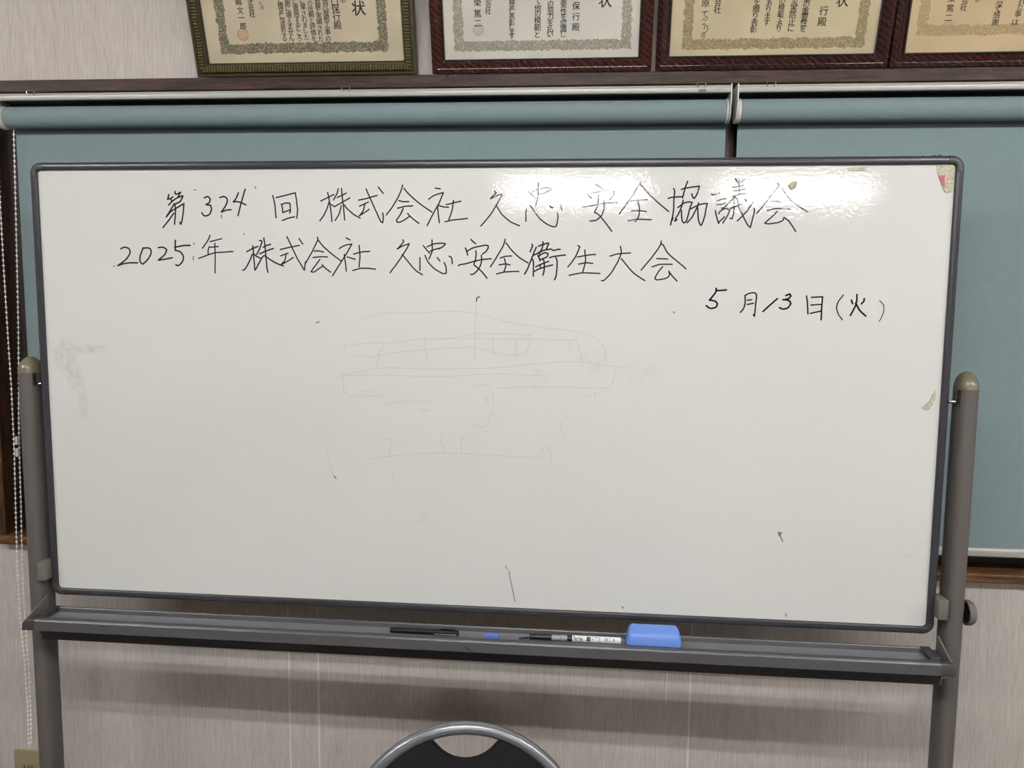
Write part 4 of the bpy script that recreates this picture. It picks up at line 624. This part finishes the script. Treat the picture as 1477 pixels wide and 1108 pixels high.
TXT = [(0, '状', 371.8, 131.9, 28.3), (0, '忠', 339.9, 148.4, 11.2), (0, '口', 321.4, 144.0, 16.4), (0, '保', 321.9, 131.7, 16.5), (0, '行', 322.5, 116.9, 16.5), (0, '殿', 323.2, 99.4, 16.6), (0, '長', 301.0, 147.8, 12.4), (0, '尺', 300.8, 135.9, 12.4), (0, '屋', 300.6, 123.9, 12.5), (0, '根', 300.5, 112.6, 12.5), (0, '工', 300.3, 100.5, 12.5), (0, '事', 300.1, 87.6, 12.6), (0, 'の', 299.8, 73.4, 12.6), (0, '経', 284.6, 148.1, 11.7), (0, '験', 284.4, 137.5, 11.7), (0, 'と', 284.3, 127.8, 11.7), (0, '実', 284.2, 118.9, 11.7), (0, '績', 284.1, 107.5, 11.8), (0, 'さ', 283.9, 94.7, 11.8), (0, 'れ', 283.8, 85.2, 11.8), (0, 'た', 283.7, 73.6, 11.9), (0, 'の', 267.5, 143.2, 11.7), (0, '信', 267.6, 132.5, 11.7), (0, '頼', 267.8, 121.2, 11.8), (0, 'と', 268.0, 109.8, 11.8), (0, '評', 268.2, 99.0, 11.8), (0, '価', 268.3, 86.8, 11.9), (0, 'を', 268.5, 74.6, 11.9), (0, 'に', 251.6, 147.4, 12.0), (0, '果', 251.8, 136.2, 12.0), (0, 'さ', 252.0, 123.5, 12.1), (0, 'れ', 252.2, 112.8, 12.1), (0, 'ま', 252.4, 101.3, 12.1), (0, 'し', 252.5, 89.8, 12.2), (0, 'た', 252.7, 77.5, 12.2), (0, 'に', 235.5, 146.4, 12.0), (0, '寄', 235.6, 135.8, 12.1), (0, '與', 235.8, 124.5, 12.1), (0, 'す', 236.0, 113.7, 12.1), (0, 'る', 236.1, 103.6, 12.1), (0, 'と', 236.3, 94.8, 12.2), (0, 'こ', 236.4, 86.0, 12.2), (0, 'ろ', 236.6, 75.7, 12.2), (0, '謝', 218.7, 144.8, 12.4), (0, 'に', 218.8, 133.5, 12.4), (0, '堪', 218.8, 122.1, 12.4), (0, 'え', 218.9, 109.3, 12.5), (0, 'ま', 218.9, 98.5, 12.5), (0, 'せ', 218.9, 87.6, 12.5), (0, 'ん', 219.0, 76.0, 12.6), (0, 'と', 202.7, 149.7, 12.1), (0, '贈', 202.8, 140.4, 12.1), (0, '呈', 202.9, 129.1, 12.1), (0, 'し', 203.0, 119.7, 12.1), (0, '深', 203.1, 109.6, 12.2), (0, '甚', 203.2, 98.1, 12.2), (0, 'な', 203.3, 87.2, 12.2), (0, 'る', 203.4, 75.6, 12.3), (0, '七', 159.6, 145.2, 7.6), (0, '日', 162.2, 136.5, 7.6), (0, '式', 137.7, 146.3, 12.1), (0, '会', 138.0, 135.3, 12.2), (0, '社', 138.2, 124.2, 12.2), (0, '嶋', 112.2, 148.8, 13.7), (0, '文', 113.1, 132.1, 13.7), (0, '一', 113.9, 117.9, 13.8), (0, '郎', 114.9, 101.6, 13.8), (1, '状', 365.0, 136.2, 25.4), (1, '保', 305.7, 127.1, 14.9), (1, '行', 305.7, 107.0, 15.0), (1, '殿', 305.6, 87.3, 15.1), (1, '重', 279.9, 141.7, 12.8), (1, '要', 279.9, 130.2, 12.8), (1, '性', 279.9, 117.2, 12.9), (1, 'を', 279.9, 106.8, 12.9), (1, '認', 279.9, 95.0, 12.9), (1, '識', 279.9, 83.8, 13.0), (1, 'し', 279.9, 73.9, 13.0), (1, 'の', 252.9, 132.0, 13.6), (1, '努', 252.8, 120.3, 13.6), (1, '力', 252.7, 109.2, 13.6), (1, 'を', 252.6, 96.8, 13.7), (1, '払', 252.5, 84.3, 13.7), (1, 'い', 252.4, 74.3, 13.8), (1, 'て', 226.4, 137.6, 13.6), (1, '他', 226.3, 124.7, 13.6), (1, 'の', 226.1, 114.3, 13.7), (1, '模', 225.9, 101.9, 13.7), (1, '範', 225.7, 88.0, 13.8), (1, 'と', 225.5, 74.1, 13.8), (1, '贈', 172.6, 139.3, 12.2), (1, '呈', 172.5, 128.3, 12.3), (1, 'し', 172.3, 119.2, 12.3), (1, '表', 172.2, 110.0, 12.3), (1, '彰', 172.0, 98.2, 12.3), (1, 'し', 171.8, 89.0, 12.4), (1, 'ま', 171.7, 80.3, 12.4), (1, 'す', 171.5, 72.3, 12.4), (1, '式', 123.7, 143.5, 12.3), (1, '会', 123.0, 132.5, 12.3), (1, '社', 122.3, 120.8, 12.3), (1, '榮', 100.4, 137.5, 15.2), (1, '篤', 100.4, 116.6, 15.3), (1, '二', 100.5, 98.1, 15.4), (2, '状', 365.2, 127.0, 22.9), (2, '行', 331.3, 108.8, 17.0), (2, '殿', 330.6, 88.5, 17.1), (2, '働', 295.7, 132.1, 13.6), (2, 'の', 295.5, 121.5, 13.6), (2, '重', 295.2, 109.5, 13.6), (2, '要', 295.0, 98.0, 13.7), (2, '性', 294.8, 87.2, 13.7), (2, 'を', 294.6, 76.2, 13.7), (2, '災', 271.9, 127.0, 13.6), (2, '害', 271.5, 114.7, 13.6), (2, '防', 271.2, 102.3, 13.7), (2, '止', 270.8, 89.8, 13.7), (2, 'に', 270.4, 77.3, 13.8), (2, 'の', 247.3, 128.1, 12.3), (2, '模', 247.1, 117.3, 12.3), (2, '範', 246.9, 105.3, 12.3), (2, 'で', 246.8, 95.7, 12.4), (2, 'あ', 246.6, 86.1, 12.4), (2, 'り', 246.4, 76.4, 12.4), (2, 'あ', 221.8, 124.8, 13.0), (2, 'り', 221.5, 112.9, 13.0), (2, 'ま', 221.2, 101.1, 13.1), (2, 'す', 220.9, 89.1, 13.1), (2, 'を', 197.5, 127.8, 13.7), (2, '贈', 197.1, 115.1, 13.8), (2, 'り', 196.7, 102.3, 13.8), (2, '表', 196.3, 89.5, 13.8), (2, '彰', 195.9, 76.6, 13.9), (2, '会', 119.8, 128.0, 13.8), (2, '社', 119.6, 114.6, 13.9), (2, '原', 95.0, 127.2, 15.2), (3, 'れ', 239.3, 119.9, 12.4), (3, 'た', 238.0, 109.9, 12.4), (3, '事', 236.4, 97.5, 12.5), (3, 'は', 234.3, 81.8, 12.5), (3, '深', 197.2, 114.5, 12.9), (3, 'く', 196.9, 107.0, 12.9), (3, '感', 196.4, 96.3, 12.9), (3, '謝', 195.9, 83.1, 13.0), (3, '日', 154.3, 122.8, 7.9), (3, '会', 131.3, 122.6, 12.6), (3, '社', 130.1, 110.7, 12.6), (3, '榮', 104.7, 127.5, 13.9), (3, '篤', 104.7, 110.0, 13.9), (3, '二', 104.7, 92.3, 14.0)]
def certificate(idx, bl_, tilt, W_, H_, fm, pm, label, carved, FW, edge):
    e = empty('framed_certificate', label, 'picture frame', (bl_[0], D-0.028, bl_[1]+0.0008), (math.radians(tilt), 0, 0), group=None)
    # rails with mitred ends; profile (inward o, height y towards the room negative)
    if carved: prof = [(0.0, 0.020), (0.0, 0.001), (0.002, 0.0), (0.006, 0.0), (0.0065, 0.003), (0.0085, 0.003), (0.009, -0.0005), (0.0215, -0.0015), (0.022, 0.001), (0.0245, 0.0015), (FW, 0.008), (FW, 0.020)]
    else: prof = [(0.0, 0.020), (0.0, 0.002), (0.0010, 0.0006), (0.0075, -0.0014), (0.0088, -0.0019), (0.0092, -0.0019), (0.0096, -0.0018), (0.0112, -0.00115), (0.0116, -0.0008), (0.022, 0.0060), (FW-0.0022, 0.0066), (FW, 0.0075), (FW, 0.020)]
    def rail(side):
        bm = bmesh.new(); A = []; B = []
        for o_, y in prof:
            if side == 'b': p, q = (o_, y, o_), (W_-o_, y, o_)
            elif side == 't': p, q = (o_, y, H_-o_), (W_-o_, y, H_-o_)
            elif side == 'l': p, q = (o_, y, o_), (o_, y, H_-o_)
            else: p, q = (W_-o_, y, o_), (W_-o_, y, H_-o_)
            A.append(bm.verts.new(p)); B.append(bm.verts.new(q))
        n = len(prof)
        for i in range(n): bm.faces.new((A[i], A[(i+1) % n], B[(i+1) % n], B[i]))
        bm.faces.new(A); bm.faces.new(B[::-1]); return finish('frame_rail', bm, fm, e, smooth=not carved, ang=30)
    rails = {s: rail(s) for s in 'btlr'}
    if not carved:
        bm = bmesh.new()
        for a in ((FW-0.0018, W_-FW+0.0018, FW-0.0018, FW+0.0008), (FW-0.0018, W_-FW+0.0018, H_-FW-0.0008, H_-FW+0.0018), (FW-0.0018, FW+0.0008, FW, H_-FW), (W_-FW-0.0008, W_-FW+0.0018, FW, H_-FW)):
            bm_box(bm, a[0], a[1], 0.0040, 0.008, a[2], a[3])
        tag(finish('inner_slip', bm, M_BLACK, e), 'thin black inner edge')
    else:
        bm = bmesh.new()
        def ridge(u, v, horiz):
            w_ = 0.0021; l_ = 0.0058
            if horiz: bm_box(bm, u-w_, u+w_, -0.0048, 0.0, v-l_, v+l_, 0.0011, 1)
            else: bm_box(bm, u-l_, u+l_, -0.0048, 0.0, v-w_, v+w_, 0.0011, 1)
        n = int((W_-0.03)/0.0062)
        for k in range(n):
            u = 0.016+(W_-0.032)*(k+0.5)/n; ridge(u, 0.0153, True); ridge(u, H_-0.0153, True)
        n = int((H_-0.03)/0.0062)
        for k in range(n):
            v_ = 0.016+(H_-0.032)*(k+0.5)/n; ridge(0.0153, v_, False); ridge(W_-0.0153, v_, False)
        tag(finish('carved_ridges', bm, M_ANT2, e), kind='stuff')
    box('backing', 0.004, W_-0.004, 0.0125, 0.0165, 0.004, H_-0.004, M_BACK, e)
    pap = box('certificate_paper', FW-0.001, W_-FW+0.001, 0.0105, 0.0125, FW-0.001, H_-FW+0.001, pm, e)
    box('glass', FW-0.001, W_-FW+0.001, 0.0078, 0.0092, FW-0.001, H_-FW+0.001, M_FGL, e)
    bm = bmesh.new()
    for i, ch, u, v_, s_ in TXT:
        if i != idx: continue
        sl = 0.0 if ch not in '' else 0.0
        u, v_, s_ = u/1000, v_/1000, s_/1000
        for sh in (-0.016, 0.016): text_on(bm, ch, lambda a, b, u=u, v_=v_: (u+a+sh*s_, 0.01035-sh*0.0005, v_+b+sh*s_*0.5), s_*1.10)
    if idx == 2:
        for P in ([(89.4, 110.6), (101.8, 111.6)], [(96.2, 113.0), (93.9, 105.4), (98.3, 102.7), (91.9, 96.4), (97.6, 95.0), (101.4, 98.8), (99.7, 102.7)], [(96.6, 90.5), (91.3, 86.1)], [(95.4, 87.3), (102.7, 84.6), (103.2, 76.7), (98.1, 71.6), (93.8, 73.0)], [(97.0, 84.7), (96.1, 78.2)]):
            bm_sweep(bm, [(a/1000, 0.0104, b/1000) for a, b in P], 0.0008, 5, sx=0.15)
    tag(finish('printed_text', bm, M_PRINT, pap), 'black brush lettering in upright columns', kind='stuff')
    def seal(c, r, M, sq=False, label='seal'):
        bm = bmesh.new(); cx_, cz_ = c
        if sq: bm_box(bm, cx_-r, cx_+r, 0.01042, 0.0105, cz_-r, cz_+r)
        else:
            for r0, r1 in ((r*0.86, r), (0.0, 0.0)):
                if r1 == 0: continue
                n = 28; R0 = [bm.verts.new((cx_+math.cos(2*PI*k/n)*r0, 0.01042, cz_+math.sin(2*PI*k/n)*r0)) for k in range(n)]; R1 = [bm.verts.new((cx_+math.cos(2*PI*k/n)*r1, 0.01042, cz_+math.sin(2*PI*k/n)*r1)) for k in range(n)]
                for k in range(n): bm.faces.new((R0[k], R0[(k+1) % n], R1[(k+1) % n], R1[k]))
            for k in range(-4, 5):
                h = math.sqrt(max(0, r*r*0.66-(k*r*0.18)**2)); z = cz_-h
                while z < cz_+h:
                    bm_box(bm, cx_+k*r*0.18-r*0.055, cx_+k*r*0.18+r*0.055, 0.01042, 0.0105, z, min(z+r*0.22, cz_+h)); z += r*(0.27+0.1*random.random())
        tag(finish('seal', bm, M, pap), label)
    if idx == 0: seal((0.1119, 0.0848), 0.0126, M_SEALR, label='round orange red seal')
    if idx == 1: seal((0.1010, 0.0857), 0.0117, M_SEALG, label='faint grey round seal')
    if idx == 2: seal((0.0951, 0.0670), 0.0047, M_SEALP, True, 'small pink square seal')
    if idx == 3: seal((0.1063, 0.0763), 0.0108, M_SEALB, label='faint tan round seal')
P0 = paper_mat('paper_ivory', (224, 210, 182), (104, 96, 76), 0.2435, 0.1765, 0.1873, 0.1307, 0.0098, 0.85)
P1 = paper_mat('paper_white', (232, 226, 214), (150, 142, 118), 0.2346, 0.1761, 0.1873, 0.1339, 0.0098, 0.8)
P2 = paper_mat('paper_cream', (222, 206, 170), (146, 128, 88), 0.2365, 0.1737, 0.1873, 0.1377, 0.0098, 0.8)
P3 = paper_mat('paper_tan', (216, 193, 154), (170, 150, 104), 0.2341, 0.1780, 0.1873, 0.118, 0.0098, 0.8)
certificate(0, (-0.6434, 1.9991), 17.0, 0.4905, 0.370, M_ANT, P0, 'certificate in a carved antique gold green frame, leftmost on the trim', True, 0.0278, 0)
certificate(1, (-0.1189, 1.9991), 17.5, 0.4648, 0.370, M_MA, P1, 'certificate on whitish paper in a striped red mahogany frame, second on the trim', False, 0.0272, 0)
certificate(2, (0.3543, 1.9991), 17.5, 0.4692, 0.370, M_MB, P2, 'certificate on cream paper with small pink seal in dark mahogany frame, third on the trim', False, 0.0272, 0)
certificate(3, (0.8279, 1.9991), 14.0, 0.4680, 0.370, M_MB, P3, 'certificate on tan paper in dark mahogany frame, rightmost and cut by the picture edge', False, 0.0272, 0)
# small screw hook under the second frame
hk = empty('screw_hook', 'tiny dark screw hook on the trim under the second frame', 'hook', (-0.0869, D-0.030, 1.9951))
bm = bmesh.new(); bm_sweep(bm, [(0, 0, -0.001), (0, -0.006, -0.001), (0.003, -0.009, -0.003), (0.003, -0.009, 0.002), (-0.002, -0.008, 0.003)], 0.0013, 7); finish('hook_wire', bm, M_RUBBER, hk, smooth=True)

# ------------------------------------------------------------------ folding chair in front of the board
ch = empty('folding_chair', 'black folding chair with a grey tube frame and handle slot, below the board', 'chair', (0.028, -0.285, 0.0), (0, 0, math.radians(-6.0)*-1))
M_TUBEF = mat('grey_lacquer_tube', (138, 139, 144), 0.3, metal=0.6); M_SEAT = mat('black_moulded_plastic', (13, 12, 17), 0.42); t = NT(M_SEAT); t.bump(t.noise(t.coord((1, 1, 1)), 500, 3), 0.25, 0.0005)
AW, AH, ZT = 0.2120, 0.2250, 0.7785
LEAN = 0.17
def bk(x, z): return Vector((x, 0.030+(z-0.78)*LEAN*1.0, z))     # backrest plane leans towards the board
def arch(f=1.0, n=28):
    pts = []
    for k in range(n+1):
        a = PI*k/n; pts.append((math.cos(a)*AW*f, ZT-AH+math.sin(a)*AH*f))
    return pts
pts = [bk(AW, 0.44)]+[bk(AW, 0.50)]+[bk(x, z) for x, z in arch()]+[bk(-AW, 0.50), bk(-AW, 0.44)]
# outer frame runs on down to the front feet (towards the camera)
pts = [Vector((0.215, -0.33, 0.012)), Vector((0.214, -0.20, 0.23))]+pts+[Vector((-0.214, -0.20, 0.23)), Vector((-0.215, -0.33, 0.012))]
tube('back_frame', pts, 0.0112, M_TUBEF, ch, 16)
bm = bmesh.new(); N = 40; top = []; bot = []
def arch_z(x, f): 
    q = max(0.0, 1-(x/(AW*f))**2); return ZT-AH+AH*f*math.sqrt(q)
hx = 0.0545; fi = 1-0.0090/AW
cols = []
for k in range(N+1):
    x = -AW*0.955+2*AW*0.955*k/N; zt = min(arch_z(x, 0.965), ZT-0.010)
    if abs(x) < hx: 
        q = (x/hx); zt = min(zt, ZT-0.0165-0.0300*(1-q*q)**0.75 - 0.004)
    cols.append((x, zt))
Rr = 14; grid = []
for side, yo in ((0, -0.0055), (1, 0.0055)):
    g_ = []
    for x, zt in cols:
        g_.append([bm.verts.new(bk(x, 0.52+(zt-0.52)*j/Rr)+Vector((0, yo-(0.010*(1-(x/AW)**2) if side == 0 else 0.006*(1-(x/AW)**2))*0.6, 0))) for j in range(Rr+1)])
    grid.append(g_)
for s_ in range(2):
    for i in range(N):
        for j in range(Rr): bm.faces.new((grid[s_][i][j], grid[s_][i+1][j], grid[s_][i+1][j+1], grid[s_][i][j+1]))
for i in range(N):
    for j in (0, Rr): bm.faces.new((grid[0][i][j], grid[0][i+1][j], grid[1][i+1][j], grid[1][i][j]))
for i in (0, N):
    for j in range(Rr): bm.faces.new((grid[0][i][j], grid[0][i][j+1], grid[1][i][j+1], grid[1][i][j]))
finish('backrest', bm, M_SEAT, ch, smooth=True, ang=50)
bm = bmesh.new(); bm_box(bm, -0.195, 0.195, -0.375, -0.01, 0.425, 0.450, 0.010, 3); finish('seat', bm, M_SEAT, ch, smooth=True)
tube('rear_leg', [(0.192, -0.34, 0.425), (0.192, 0.02, 0.20), (0.192, 0.16, 0.012)], 0.010, M_TUBEF, ch); tube('rear_leg', [(-0.192, -0.34, 0.425), (-0.192, 0.02, 0.20), (-0.192, 0.16, 0.012)], 0.010, M_TUBEF, ch)
tube('cross_rod', [(-0.192, 0.10, 0.10), (0.192, 0.10, 0.10)], 0.007, M_TUBEF, ch); tube('cross_rod', [(-0.214, -0.25, 0.145), (0.214, -0.25, 0.145)], 0.007, M_TUBEF, ch)
for x, y in ((0.215, -0.33), (-0.215, -0.33), (0.192, 0.16), (-0.192, 0.16)): lathe('rubber_foot', [(0, 0.014), (0.03, 0.013)], (x, y, 0.0), M_RUBBER, ch, 'z', 14)
